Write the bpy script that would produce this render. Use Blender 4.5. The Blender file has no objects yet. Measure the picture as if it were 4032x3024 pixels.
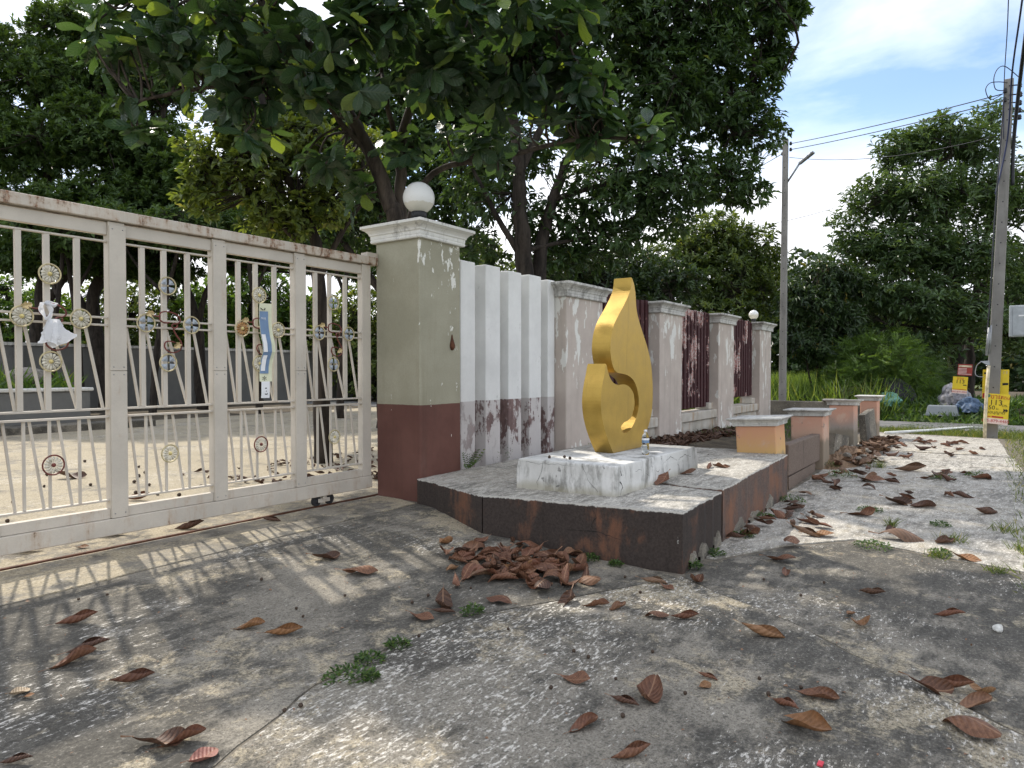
import bpy, bmesh, math, random
import numpy as np
from mathutils import Vector, Matrix, Euler

SC = bpy.context.scene
COL = SC.collection
R = math.radians

# ------------------------------------------------------------------ camera, sky, sun, exposure
cam = bpy.data.cameras.new('camera'); camo = bpy.data.objects.new('camera', cam); COL.objects.link(camo)
camo.location = (0, 0, 1.4); camo.rotation_euler = (R(90 - 1.095), 0, R(34.99 - 90))
cam.sensor_width = 36; cam.lens = 24.29; cam.clip_start = 0.05; cam.clip_end = 2000
SC.camera = camo

SUN_EL, SUN_AZ = 46.2, 72.6          # azimuth counted from +X towards +Y
world = bpy.data.worlds.new('World'); SC.world = world; world.use_nodes = True
wn, wl = world.node_tree.nodes, world.node_tree.links
for n in list(wn): wn.remove(n)
def W(t, **k):
    n = wn.new(t)
    for a, b in k.items(): setattr(n, a, b)
    return n
sky = W('ShaderNodeTexSky', sky_type='NISHITA', sun_disc=False, sun_elevation=R(SUN_EL), sun_rotation=R(90 - SUN_AZ))
sky.air_density = 1.0; sky.dust_density = 0.3; sky.ozone_density = 2.5
wtc = W('ShaderNodeTexCoord'); wmp = W('ShaderNodeMapping'); wmp.inputs['Scale'].default_value = (1.0, 1.0, 2.2)
wnz = W('ShaderNodeTexNoise'); wnz.inputs['Scale'].default_value = 2.1; wnz.inputs['Detail'].default_value = 8; wnz.inputs['Roughness'].default_value = 0.55
wnz.inputs['Distortion'].default_value = 0.3
wrp = W('ShaderNodeValToRGB'); wrp.color_ramp.elements[0].position = 0.36; wrp.color_ramp.elements[1].position = 0.62
wrp.color_ramp.elements[0].color = (0.02, 0.02, 0.02, 1); wrp.color_ramp.elements[1].color = (1, 1, 1, 1)
wmx = W('ShaderNodeMixRGB')
wn2 = W('ShaderNodeTexNoise'); wn2.inputs['Scale'].default_value = 3.4; wn2.inputs['Detail'].default_value = 6   # grey and white in the clouds themselves
wcl = W('ShaderNodeValToRGB'); wcl.color_ramp.elements[0].position = 0.35; wcl.color_ramp.elements[1].position = 0.68; wcl.color_ramp.elements[0].color = (4.3, 4.4, 4.7, 1); wcl.color_ramp.elements[1].color = (7.0, 7.0, 7.0, 1)
wbg = W('ShaderNodeBackground'); wbg.inputs['Strength'].default_value = 0.14
wo = W('ShaderNodeOutputWorld')
wmp.inputs['Location'].default_value = (4.1, 2.3, 0.2)
wl.new(wmp.outputs['Vector'], wn2.inputs['Vector']); wl.new(wn2.outputs['Fac'], wcl.inputs['Fac']); wl.new(wcl.outputs['Color'], wmx.inputs['Color2'])
wl.new(wtc.outputs['Generated'], wmp.inputs['Vector']); wl.new(wmp.outputs['Vector'], wnz.inputs['Vector'])
wsp = W('ShaderNodeSeparateXYZ'); wl.new(wtc.outputs['Generated'], wsp.inputs[0])
whz = W('ShaderNodeMapRange', interpolation_type='SMOOTHSTEP'); wl.new(wsp.outputs[2], whz.inputs['Value'])   # haze whitens the sky towards the horizon
whz.inputs['From Min'].default_value = 0.34; whz.inputs['From Max'].default_value = 0.02; whz.inputs['To Min'].default_value = 0.0; whz.inputs['To Max'].default_value = 0.85
wad = W('ShaderNodeMath', operation='ADD', use_clamp=True); wl.new(wrp.outputs['Color'], wad.inputs[0]); wl.new(whz.outputs[0], wad.inputs[1])
wl.new(wnz.outputs['Fac'], wrp.inputs['Fac']); wl.new(wad.outputs[0], wmx.inputs['Fac'])
whs = W('ShaderNodeHueSaturation'); whs.inputs['Saturation'].default_value = 0.98; whs.inputs['Value'].default_value = 0.75; wl.new(sky.outputs['Color'], whs.inputs['Color'])
wl.new(whs.outputs['Color'], wmx.inputs['Color1']); wl.new(wmx.outputs['Color'], wbg.inputs['Color']); wl.new(wbg.outputs['Background'], wo.inputs['Surface'])

sun = bpy.data.lights.new('sun', 'SUN'); sun.energy = 2.0; sun.angle = R(1.0); sun.color = (1.0, 0.93, 0.82)
suno = bpy.data.objects.new('sun', sun); COL.objects.link(suno)
sd = Vector((math.cos(R(SUN_EL)) * math.cos(R(SUN_AZ)), math.cos(R(SUN_EL)) * math.sin(R(SUN_AZ)), math.sin(R(SUN_EL))))
suno.rotation_euler = sd.to_track_quat('Z', 'Y').to_euler(); suno.location = (0, 0, 30)

SC.view_settings.view_transform = 'Standard'; SC.view_settings.look = 'None'
SC.view_settings.exposure = 1.15; SC.view_settings.gamma = 1.0; SC.view_settings.use_curve_mapping = False
SC.render.engine = 'CYCLES'
cy = SC.cycles
cy.use_denoising = True; cy.denoiser = 'OPENIMAGEDENOISE'
cy.max_bounces = 6; cy.diffuse_bounces = 4; cy.glossy_bounces = 3; cy.transmission_bounces = 5; cy.transparent_max_bounces = 6
cy.caustics_reflective = False; cy.caustics_refractive = False

# ------------------------------------------------------------------ materials
M = {}
class NT:
    """small helper for building node materials"""
    def __init__(s, name):
        s.m = bpy.data.materials.new(name); s.m.use_nodes = True; M[name] = s.m
        s.t = s.m.node_tree; s.b = s.t.nodes['Principled BSDF']; s.out = s.t.nodes['Material Output']
        s.b.inputs['Roughness'].default_value = 0.85
        s.b.inputs['Specular IOR Level'].default_value = 0.3
        s.tc = s.n('ShaderNodeTexCoord')
    def n(s, t, **k):
        x = s.t.nodes.new(t)
        for a, b in k.items(): setattr(x, a, b)
        return x
    def l(s, a, b): s.t.links.new(a, b)
    def vec(s, scale=(1, 1, 1), rot=(0, 0, 0), loc=(0, 0, 0), src='Object'):
        m = s.n('ShaderNodeMapping'); m.inputs['Scale'].default_value = scale; m.inputs['Rotation'].default_value = rot; m.inputs['Location'].default_value = loc
        s.l(s.tc.outputs[src], m.inputs['Vector']); return m.outputs[0]
    def noise(s, scale, detail=5, rough=0.6, vec=None, dist=0.0, stretch=None, rot=(0, 0, 0), loc=(0, 0, 0)):
        n = s.n('ShaderNodeTexNoise'); n.inputs['Scale'].default_value = scale; n.inputs['Detail'].default_value = detail
        n.inputs['Roughness'].default_value = rough; n.inputs['Distortion'].default_value = dist
        if vec is None: vec = s.vec(stretch or (1, 1, 1), rot, loc)
        s.l(vec, n.inputs['Vector']); return n.outputs['Fac']
    def ramp(s, f, a, b, ca=0.0, cb=1.0):
        r = s.n('ShaderNodeMapRange', clamp=True, interpolation_type='SMOOTHSTEP')
        r.inputs['From Min'].default_value = a; r.inputs['From Max'].default_value = b
        r.inputs['To Min'].default_value = ca; r.inputs['To Max'].default_value = cb
        s.l(f, r.inputs['Value']); return r.outputs[0]
    def math(s, op, a, b=0.0):
        n = s.n('ShaderNodeMath', operation=op)
        for i, v in enumerate((a, b)):
            if isinstance(v, (int, float)): n.inputs[i].default_value = v
            else: s.l(v, n.inputs[i])
        return n.outputs[0]
    def mix(s, f, a, b):
        n = s.n('ShaderNodeMixRGB')
        for i, v in (('Fac', f), ('Color1', a), ('Color2', b)):
            if isinstance(v, (int, float)): n.inputs[i].default_value = v
            elif isinstance(v, tuple): n.inputs[i].default_value = (*v, 1)
            else: s.l(v, n.inputs[i])
        return n.outputs[0]
    def sep(s, src='Object'):
        n = s.n('ShaderNodeSeparateXYZ'); s.l(s.tc.outputs[src], n.inputs[0]); return n.outputs
    def geo(s): return s.n('ShaderNodeNewGeometry').outputs
    def col(s, c):
        if isinstance(c, tuple): s.b.inputs['Base Color'].default_value = (*c, 1)
        else: s.l(c, s.b.inputs['Base Color'])
        return s
    def bump(s, h, strength=0.3, dist=0.01):
        n = s.n('ShaderNodeBump'); n.inputs['Strength'].default_value = strength; n.inputs['Distance'].default_value = dist
        s.l(h, n.inputs['Height']); s.l(n.outputs[0], s.b.inputs['Normal']); return s
    def rough(s, r):
        if isinstance(r, (int, float)): s.b.inputs['Roughness'].default_value = r
        else: s.l(r, s.b.inputs['Roughness'])
        return s
    def crack(s, scale, width, seed=0.0, warp=0.25):
        """distance to distorted cell borders: 1 inside a crack line"""
        v = s.vec((1, 1, 1), (0, 0, 0), (seed, seed * 1.7, 0))
        nz = s.n('ShaderNodeTexNoise'); nz.inputs['Scale'].default_value = scale * 2.5; nz.inputs['Detail'].default_value = 4; s.l(v, nz.inputs['Vector'])
        ad = s.n('ShaderNodeMixRGB', blend_type='LINEAR_LIGHT'); ad.inputs['Fac'].default_value = warp / scale
        s.l(v, ad.inputs['Color1']); s.l(nz.outputs['Color'], ad.inputs['Color2'])
        vo = s.n('ShaderNodeTexVoronoi', feature='DISTANCE_TO_EDGE'); vo.inputs['Scale'].default_value = scale; s.l(ad.outputs[0], vo.inputs['Vector'])
        return s.ramp(vo.outputs['Distance'], width, 0.0)

def flat(name, c, rough=0.7, metal=0.0, spec=0.4, var=0.12, sc=8.0, bump=0.0):
    t = NT(name); n = t.noise(sc, 5)
    t.col(t.mix(t.ramp(n, 0.3, 0.7), tuple(x * (1 - var) for x in c), tuple(min(1, x * (1 + var)) for x in c))).rough(rough)
    t.b.inputs['Metallic'].default_value = metal; t.b.inputs['Specular IOR Level'].default_value = spec
    if bump: t.bump(t.noise(sc * 6, 4), bump, 0.004)
    return t.m

def concrete(name, ang=0.0, dark=0.5, white=0.5, beige=0.4, seed=0.0, grit=1.0, wscale=1.0, pale=0.0):
    """weathered broom-finished concrete: grainy grey body, black lichen, beige dust, chalky worn flecks"""
    t = NT(name); L = (seed * 3.1, seed * 1.7, 0)
    st = dict(stretch=(1.0, 2.7, 1.0), rot=(0, 0, -ang), loc=L)
    big = t.noise(0.6, 4, 0.55, loc=L); mid = t.noise(2.3, 7, 0.68, loc=L, dist=0.3)
    streak = t.noise(5.0, 8, 0.74, **st); fleck = t.noise(19, 7, 0.78, **st); fleck2 = t.noise(34, 5, 0.7, loc=(seed + 5, 1, 0))
    grain = t.noise(55, 5, 0.75, loc=L); speck = t.noise(120, 3, 0.65, loc=L); broom = t.noise(24, 3, 0.5, stretch=(0.12, 2.4, 1.0), rot=(0, 0, -ang), loc=L)
    body = t.mix(t.ramp(mid, 0.3, 0.7), (0.165, 0.148, 0.120), (0.300, 0.270, 0.218))
    dk = t.ramp(t.math('ADD', t.math('MULTIPLY', big, 0.45), t.math('ADD', t.math('MULTIPLY', mid, 0.3), t.math('MULTIPLY', streak, 0.25))), 0.45 + 0.17*dark, 0.37 + 0.17*dark)
    body = t.mix(t.math('MULTIPLY', dk, 0.86), body, t.mix(t.ramp(streak, 0.3, 0.7), (0.050, 0.047, 0.040), (0.125, 0.115, 0.096)))
    bg = t.ramp(t.math('ADD', t.math('MULTIPLY', t.noise(0.9, 4, 0.6, loc=(seed + 7, 3, 0)), 0.45), t.math('MULTIPLY', t.noise(5.5, 8, 0.78, loc=(seed + 2, 9, 0), dist=0.4), 0.55)), 0.60 - 0.12 * beige, 0.67 - 0.10 * beige)
    body = t.mix(t.math('MULTIPLY', bg, 0.78), body, t.mix(t.ramp(grain, 0.35, 0.65), (0.34, 0.285, 0.19), (0.56, 0.48, 0.34)))
    if pale: body = t.mix(t.ramp(streak, 0.30, 0.62, 0.25*pale, pale), body, t.mix(t.ramp(mid, 0.3, 0.7), (0.46, 0.435, 0.385), (0.62, 0.595, 0.54)))
    # grain: every centimetre a little lighter or darker
    body = t.mix(t.ramp(grain, 0.50, 0.34, 0.0, 0.60 * min(1.2, grit)), body, (0.040, 0.037, 0.032)); body = t.mix(t.ramp(grain, 0.52, 0.72, 0.0, 0.42 * min(1.3, grit)), body, (0.46, 0.43, 0.37))
    body = t.mix(t.ramp(speck, 0.52, 0.36, 0.0, 0.45 * min(1.2, grit)), body, (0.045, 0.042, 0.037))
    wmask = t.ramp(t.noise(0.75 * wscale, 3, 0.5, loc=(seed + 21, 5, 0)), 0.62 - 0.22 * white, 0.78 - 0.22 * white)
    wv = t.math('ADD', t.math('MULTIPLY', fleck, 0.62), t.math('ADD', t.math('MULTIPLY', wmask, 0.052), t.math('ADD', t.math('MULTIPLY', streak, 0.22), t.math('MULTIPLY', fleck2, 0.16))))
    wh = t.ramp(wv, 0.572, 0.622)
    body = t.mix(t.math('MULTIPLY', wh, 0.90), body, t.mix(t.ramp(grain, 0.35, 0.6), (0.50, 0.465, 0.40), (0.76, 0.72, 0.645)))
    body = t.mix(t.ramp(broom, 0.60, 0.75, 0.0, 0.25), body, (0.07, 0.065, 0.056))
    t.col(body).rough(0.93)
    t.bump(t.math('ADD', t.math('MULTIPLY', grain, 0.7), t.math('ADD', t.math('MULTIPLY', speck, 0.4), t.math('MULTIPLY', broom, 0.3))), 0.7, 0.007)
    return t.m

concrete('concrete_driveway', ang=0.05, dark=0.62, white=0.55, beige=0.66, seed=1.0)
concrete('concrete_apron', ang=0.25, dark=0.60, white=1.3, beige=0.80, seed=4.2, grit=1.25)
concrete('concrete_side', ang=-0.95, dark=0.66, white=0.65, beige=0.55, seed=8.5)
concrete('concrete_walk', ang=-0.5, dark=0.30, white=1.9, beige=0.75, seed=12.3, wscale=0.7, grit=0.8, pale=0.62)
concrete('concrete_beam', ang=0.0, dark=0.10, white=0.25, beige=1.2, seed=15.0, grit=0.5)
concrete('concrete_yard', ang=0.3, dark=0.02, white=0.7, beige=1.7, seed=18.0, grit=0.35)
concrete('concrete_deck', ang=-0.4, dark=0.36, white=2.1, beige=0.3, seed=22.0, grit=0.8, pale=0.75)
concrete('concrete_old', ang=0.0, dark=0.55, white=0.3, beige=0.3, seed=25.0)
flat('joint_dirt', (0.15, 0.13, 0.10), 0.95, var=0.35, sc=14, bump=0.6)

def soil():
    t = NT('soil'); a = t.noise(3, 8, 0.7); b = t.noise(40, 6, 0.7)
    t.col(t.mix(t.ramp(a, 0.35, 0.65), (0.05, 0.04, 0.028), (0.13, 0.105, 0.07))).bump(b, 0.8, 0.02); t.rough(1.0)
soil()
def turf():
    t = NT('turf'); a = t.noise(0.35, 6, 0.6); b = t.noise(9, 8, 0.75); c = t.noise(2.2, 5, 0.6)
    g = t.mix(t.ramp(b, 0.35, 0.65), (0.03, 0.05, 0.012), (0.10, 0.13, 0.035))
    g = t.mix(t.ramp(t.math('MULTIPLY', t.math('ADD', a, c), 0.5), 0.52, 0.62), g, (0.20, 0.155, 0.09))
    t.col(g).bump(b, 0.9, 0.05); t.rough(1.0)
turf()
def asphalt():
    t = NT('asphalt'); a = t.noise(90, 4, 0.7); b = t.noise(0.6, 5, 0.6)
    t.col(t.mix(t.ramp(b, 0.3, 0.7), (0.10, 0.10, 0.10), (0.20, 0.195, 0.19))).bump(a, 0.5, 0.006); t.rough(0.95)
asphalt()

def gate_paint(name, rust, c=(0.58, 0.527, 0.445)):
    t = NT(name); z = t.sep()[2]
    n = t.noise(7, 8, 0.75, dist=0.3); v = t.noise(9, 7, 0.75, stretch=(1, 1, 0.16)); f = t.noise(160, 3, 0.6)
    base = t.mix(t.ramp(t.noise(2.5, 5), 0.3, 0.75), tuple(x * 0.88 for x in c), tuple(min(1, x * 1.06) for x in c))
    base = t.mix(t.ramp(f, 0.4, 0.7, 0, 0.18), base, (0.35, 0.33, 0.30))
    r = t.ramp(t.math('ADD', t.math('MULTIPLY', n, 0.5), t.math('MULTIPLY', v, 0.5)), 0.66 - 0.14 * rust, 0.74 - 0.13 * rust)
    stain = t.ramp(t.math('ADD', t.math('MULTIPLY', n, 0.4), t.math('MULTIPLY', v, 0.6)), 0.56 - 0.13 * rust, 0.74 - 0.12 * rust)
    base = t.mix(t.math('MULTIPLY', stain, 0.55), base, (0.36, 0.21, 0.10))
    base = t.mix(r, base, t.mix(t.ramp(t.noise(40, 5), 0.4, 0.6), (0.06, 0.025, 0.012), (0.22, 0.09, 0.035)))
    t.col(base).rough(0.55); t.b.inputs['Specular IOR Level'].default_value = 0.35
    t.bump(t.math('ADD', t.math('MULTIPLY', f, 0.25), r), 0.25, 0.003)
gate_paint('gate_paint', 0.15); gate_paint('gate_paint_rusty', 1.12); gate_paint('gate_paint_worn', 0.55)

def pillar_paint():
    """olive above, red-brown below, chips of old white showing under the cap"""
    t = NT('pillar_paint'); P = t.sep(); z = P[2]
    n = t.noise(1.6, 6, 0.6); v = t.noise(5, 6, 0.65, stretch=(1, 1, 0.07)); f = t.noise(60, 4, 0.6)
    ol = t.mix(t.ramp(n, 0.3, 0.7), (0.31, 0.295, 0.215), (0.385, 0.365, 0.275))
    ol = t.mix(t.ramp(v, 0.55, 0.75, 0, 0.5), ol, (0.24, 0.215, 0.14))
    br = t.mix(t.ramp(n, 0.3, 0.7), (0.115, 0.048, 0.038), (0.165, 0.075, 0.058))
    br = t.mix(t.ramp(v, 0.5, 0.75, 0, 0.45), br, (0.085, 0.04, 0.03))
    br = t.mix(t.ramp(t.math('ADD', t.math('MULTIPLY', v, 0.4), t.math('MULTIPLY', n, 0.6)), 0.56, 0.75, 0, 0.35), br, (0.28, 0.19, 0.16))
    edge = t.math('ADD', z, t.math('MULTIPLY', t.math('SUBTRACT', t.noise(14, 4), 0.5), 0.012))
    c = t.mix(t.ramp(edge, 1.031, 1.034), br, ol)
    # chips: clustered below the cap on the street face, a few long drips on the gate face
    ch = t.noise(9, 7, 0.62, stretch=(1.25, 1.25, 0.55), dist=0.25)
    hz = t.ramp(z, 1.75, 2.75); hx = t.ramp(P[0], 5.45, 6.15)
    lim = t.math('ADD', t.math('MULTIPLY', hz, 0.105), t.math('MULTIPLY', t.math('ABSOLUTE', t.math('SUBTRACT', hx, 0.45)), 0.07))
    isf = t.ramp(P[1], 5.06, 5.03)
    chip = t.ramp(t.math('ADD', ch, t.math('MULTIPLY', lim, isf)), 0.705, 0.711)
    c = t.mix(chip, c, (0.78, 0.77, 0.70))
    drip = t.ramp(t.math('MULTIPLY', t.ramp(t.noise(3.2, 3, 0.4, stretch=(1, 1.9, 0.10), loc=(0, 1.22, 0.3)), 0.66, 0.69), t.ramp(z, 2.05, 2.5)), 0.2, 0.7)
    c = t.mix(t.math('MULTIPLY', t.math('MULTIPLY', drip, t.ramp(P[1], 5.03, 5.06)), 0.65), c, (0.70, 0.69, 0.64))
    c = t.mix(t.ramp(f, 0.35, 0.65, 0.0, 0.10), c, (0.1, 0.09, 0.07))
    t.col(c).rough(0.8); t.bump(t.math('ADD', t.math('MULTIPLY', f, 0.35), t.math('MULTIPLY', chip, -1.0)), 0.3, 0.004)
pillar_paint()

def old_white(name, base=(0.74, 0.735, 0.70), grime=0.5, seed=0.0, band=False):
    """white lime-washed cement with black run-off grime"""
    t = NT(name); P = t.sep(); L = (seed, seed * 2, seed)
    n = t.noise(2.2, 7, 0.65, loc=L); v = t.noise(6, 8, 0.75, stretch=(1, 1, 0.18), loc=L); h = t.noise(16, 8, 0.75, loc=L); f = t.noise(70, 4, 0.6, loc=L)
    c = t.mix(t.ramp(n, 0.3, 0.7), tuple(x * 0.86 for x in base), base)
    g = t.ramp(t.math('ADD', t.math('MULTIPLY', v, 0.45), t.math('ADD', t.math('MULTIPLY', h, 0.3), t.math('MULTIPLY', n, 0.25))), 0.63 - 0.13 * grime, 0.76 - 0.13 * grime)
    c = t.mix(t.math('MULTIPLY', g, 0.8), c, t.mix(t.ramp(h, 0.4, 0.6), (0.055, 0.052, 0.046), (0.22, 0.21, 0.19)))
    if band:
        bn = t.noise(3.4, 7, 0.68, stretch=(1, 1, 0.6), loc=(3, 1, 2)); b2 = t.noise(14, 6, 0.75, stretch=(1, 1, 0.4))
        on = t.ramp(P[2], 1.032, 1.028)
        pe = t.ramp(t.math('ADD', t.math('MULTIPLY', bn, 0.7), t.math('MULTIPLY', b2, 0.3)), 0.49, 0.45)
        c = t.mix(t.math('MULTIPLY', on, 0.45), c, (0.34, 0.27, 0.255))
        c = t.mix(t.math('MULTIPLY', t.math('MULTIPLY', on, pe), t.ramp(t.math('ADD', P[0], t.math('MULTIPLY', n, 0.8)), 6.6, 7.4, 0.25, 0.85)), c, t.mix(t.ramp(b2, 0.4, 0.65), (0.085, 0.03, 0.026), (0.19, 0.10, 0.09)))
    t.col(c).rough(0.9); t.bump(t.math('ADD', t.math('MULTIPLY', f, 0.4), t.math('MULTIPLY', g, -0.5)), 0.35, 0.005)
old_white('picket_white', (0.80, 0.80, 0.775), 0.62, 3.0, band=True)
old_white('cap_white', (0.74, 0.73, 0.68), 0.95, 9.0)
old_white('cap_dirty', (0.64, 0.63, 0.59), 1.25, 13.0)

def pedestal_mat():
    t = NT('pedestal_white'); n = t.noise(2.4, 7, 0.65); v = t.noise(7, 8, 0.75, stretch=(1, 1, 0.3)); f = t.noise(60, 4); z = t.sep()[2]
    up = t.geo()['Normal']; s = t.n('ShaderNodeSeparateXYZ'); t.l(up, s.inputs[0])
    c = t.mix(t.ramp(n, 0.3, 0.7), (0.58, 0.575, 0.545), (0.76, 0.755, 0.73))
    c = t.mix(t.ramp(t.math('ADD', t.math('MULTIPLY', v, 0.6), t.math('MULTIPLY', n, 0.4)), 0.46, 0.62, 0, 0.85), c, (0.17, 0.165, 0.145))
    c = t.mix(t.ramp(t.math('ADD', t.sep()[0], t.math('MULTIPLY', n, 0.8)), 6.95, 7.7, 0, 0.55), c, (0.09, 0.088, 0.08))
    c = t.mix(t.math('MULTIPLY', t.ramp(t.math('ADD', z, t.math('MULTIPLY', n, 0.14)), 0.46, 0.37), 0.55), c, (0.30, 0.27, 0.17))
    k = t.math('MULTIPLY', t.ramp(t.noise(9, 6), 0.66, 0.70), 0.6)
    c = t.mix(t.math('MULTIPLY', k, 0.92), c, (0.03, 0.028, 0.025))
    t.col(c).rough(0.92); t.bump(t.math('SUBTRACT', t.math('MULTIPLY', f, 0.4), k), 0.6, 0.008)
pedestal_mat()

def side_brown(name, a=(0.045, 0.034, 0.030), b=(0.25, 0.105, 0.055), amt=0.5, seed=0.0, rim=None):
    """brown cement skirting, blackened, with orange and grey scabs"""
    t = NT(name); L = (seed, seed, seed)
    n = t.noise(1.8, 7, 0.65, loc=L, dist=0.3); v = t.noise(6, 8, 0.75, stretch=(1, 1, 0.25), loc=L); f = t.noise(50, 5, 0.65, loc=L)
    k = t.math('ADD', t.math('MULTIPLY', n, 0.6), t.math('MULTIPLY', v, 0.4))
    c = t.mix(t.ramp(f, 0.3, 0.7), a, tuple(x * 1.7 for x in a))
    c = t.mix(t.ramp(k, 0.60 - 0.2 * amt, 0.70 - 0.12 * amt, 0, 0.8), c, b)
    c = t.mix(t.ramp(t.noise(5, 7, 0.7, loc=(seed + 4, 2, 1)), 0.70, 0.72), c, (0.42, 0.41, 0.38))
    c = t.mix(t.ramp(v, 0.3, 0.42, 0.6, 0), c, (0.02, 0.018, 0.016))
    if rim:      # arris worn back to pale cement
        P = t.sep(); zt = t.math('ADD', t.math('MULTIPLY', P[1], rim[1]), t.math('ADD', t.math('MULTIPLY', P[0], rim[2]), rim[0]))
        w = t.math('ADD', t.math('SUBTRACT', P[2], zt), t.math('MULTIPLY', t.math('SUBTRACT', t.noise(22, 6, 0.7), 0.5), 0.05))
        c = t.mix(t.ramp(w, -0.020, -0.010), c, (0.56, 0.54, 0.49))
    t.col(c).rough(0.9); t.bump(t.math('ADD', f, t.math('MULTIPLY', k, 0.6)), 0.4, 0.006)
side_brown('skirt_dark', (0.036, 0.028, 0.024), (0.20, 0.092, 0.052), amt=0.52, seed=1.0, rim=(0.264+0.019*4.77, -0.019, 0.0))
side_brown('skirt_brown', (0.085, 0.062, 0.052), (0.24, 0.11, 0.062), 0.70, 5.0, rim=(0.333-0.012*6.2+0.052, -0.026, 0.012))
side_brown('wall_brown', (0.13, 0.098, 0.078), (0.155, 0.115, 0.09), 0.6, 9.0)

def fence_beige():
    t = NT('fence_beige'); P = t.sep()
    n = t.noise(2.0, 6, 0.6); v = t.noise(5, 7, 0.7, stretch=(1, 1, 0.08)); f = t.noise(60, 4)
    c = t.mix(t.ramp(n, 0.3, 0.7), (0.47, 0.405, 0.355), (0.56, 0.49, 0.43))
    c = t.mix(t.ramp(v, 0.5, 0.72, 0, 0.5), c, (0.33, 0.285, 0.24))
    p = t.noise(4.2, 7, 0.62, stretch=(1.3, 1.3, 0.42), dist=0.2, loc=(2.2, 0, 0.6))
    k = t.ramp(t.math('ADD', p, t.math('ADD', t.ramp(P[2], 1.2, 2.4, 0, 0.075), t.ramp(P[2], 0.5, 0.1, 0, 0.09))), 0.625, 0.632)
    c = t.mix(k, c, (0.72, 0.71, 0.66))
    t.col(c).rough(0.9); t.bump(t.math('SUBTRACT', t.math('MULTIPLY', f, 0.4), k), 0.3, 0.004)
fence_beige()
def maroon():
    t = NT('maroon_slat'); n = t.noise(3.4, 8, 0.68, stretch=(1, 1, 0.55), loc=(4, 0, 1)); b = t.noise(20, 6, 0.7); L = t.noise(0.55, 2, 0.5)
    c = t.mix(t.ramp(b, 0.3, 0.7), (0.036, 0.012, 0.014), (0.075, 0.024, 0.026))
    pl = t.ramp(t.math('ADD', n, t.math('MULTIPLY', t.ramp(L, 0.4, 0.6), 0.09)), 0.592, 0.607)
    c = t.mix(pl, c, t.mix(t.ramp(b, 0.42, 0.6), (0.32, 0.12, 0.10), (0.55, 0.50, 0.47)))
    t.col(c).rough(0.7); t.bump(pl, 0.3, 0.003)
maroon()
def plinth():
    t = NT('plinth_cement'); n = t.noise(2.4, 7, 0.65); v = t.noise(6, 7, 0.7, stretch=(1, 1, 0.2)); z = t.sep()[2]
    c = t.mix(t.ramp(n, 0.3, 0.7), (0.43, 0.40, 0.34), (0.56, 0.53, 0.47))
    c = t.mix(t.ramp(v, 0.48, 0.66, 0, 0.65), c, (0.36, 0.215, 0.10))
    c = t.mix(t.ramp(t.math('ADD', z, t.math('MULTIPLY', n, 0.3)), 0.42, 0.26, 0, 0.6), c, (0.20, 0.19, 0.15))
    t.col(c).rough(0.92); t.bump(t.noise(50, 4), 0.3, 0.005)
plinth()
def gold():
    t = NT('gold_paint'); n = t.noise(6, 6, 0.6); f = t.noise(130, 3, 0.6); b = t.noise(2.2, 4)
    c = t.mix(t.ramp(n, 0.3, 0.7), (0.43, 0.285, 0.065), (0.52, 0.35, 0.085))
    c = t.mix(t.ramp(f, 0.35, 0.7, 0, 0.22), c, (0.33, 0.19, 0.025))
    c = t.mix(t.ramp(t.noise(9, 6, 0.7), 0.70, 0.74, 0, 0.6), c, (0.20, 0.13, 0.05))
    v = t.noise(8, 7, 0.7, stretch=(1, 1, 0.12)); c = t.mix(t.ramp(v, 0.56, 0.72, 0, 0.45), c, (0.26, 0.17, 0.05)); c = t.mix(t.ramp(t.math('ADD', t.sep()[2], t.math('MULTIPLY', v, 0.25)), 0.80, 0.66, 0, 0.5), c, (0.24, 0.17, 0.08))
    t.col(c).rough(t.ramp(n, 0.3, 0.7, 0.38, 0.50)); t.b.inputs['Metallic'].default_value = 0.66
    t.bump(t.math('ADD', t.math('MULTIPLY', f, 0.5), b), 0.22, 0.006)
gold()
def peach(name, a, b, seed):
    t = NT(name); z = t.sep()[2]; L = (seed, seed, seed)
    n = t.noise(3.0, 7, 0.65, loc=L, dist=0.3); v = t.noise(9, 7, 0.7, stretch=(1, 1, 0.3), loc=L); f = t.noise(60, 4, loc=L)
    c = t.mix(t.ramp(t.math('ADD', z, t.math('MULTIPLY', n, 0.5)), 0.55, 0.98), b, a)
    c = t.mix(t.ramp(n, 0.56, 0.70, 0, 0.6), c, (0.56, 0.44, 0.35))
    c = t.mix(t.ramp(t.noise(5, 7, 0.7, loc=(seed + 3, 1, 0)), 0.60, 0.64, 0, 0.75), c, (0.19, 0.175, 0.15))
    c = t.mix(t.ramp(t.math('ADD', z, t.math('MULTIPLY', v, 0.24)), 0.50, 0.40, 0, 0.8), c, (0.20, 0.175, 0.13))
    t.col(c).rough(0.9); t.bump(t.math('ADD', f, n), 0.3, 0.005)
peach('peach_orange', (0.60, 0.31, 0.19), (0.62, 0.40, 0.16), 1.0)
peach('peach_pink', (0.60, 0.33, 0.235), (0.50, 0.34, 0.25), 4.0)
peach('peach_pale', (0.66, 0.48, 0.42), (0.60, 0.46, 0.40), 7.0)
peach('peach_grey', (0.58, 0.32, 0.23), (0.30, 0.27, 0.24), 11.0)

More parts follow.
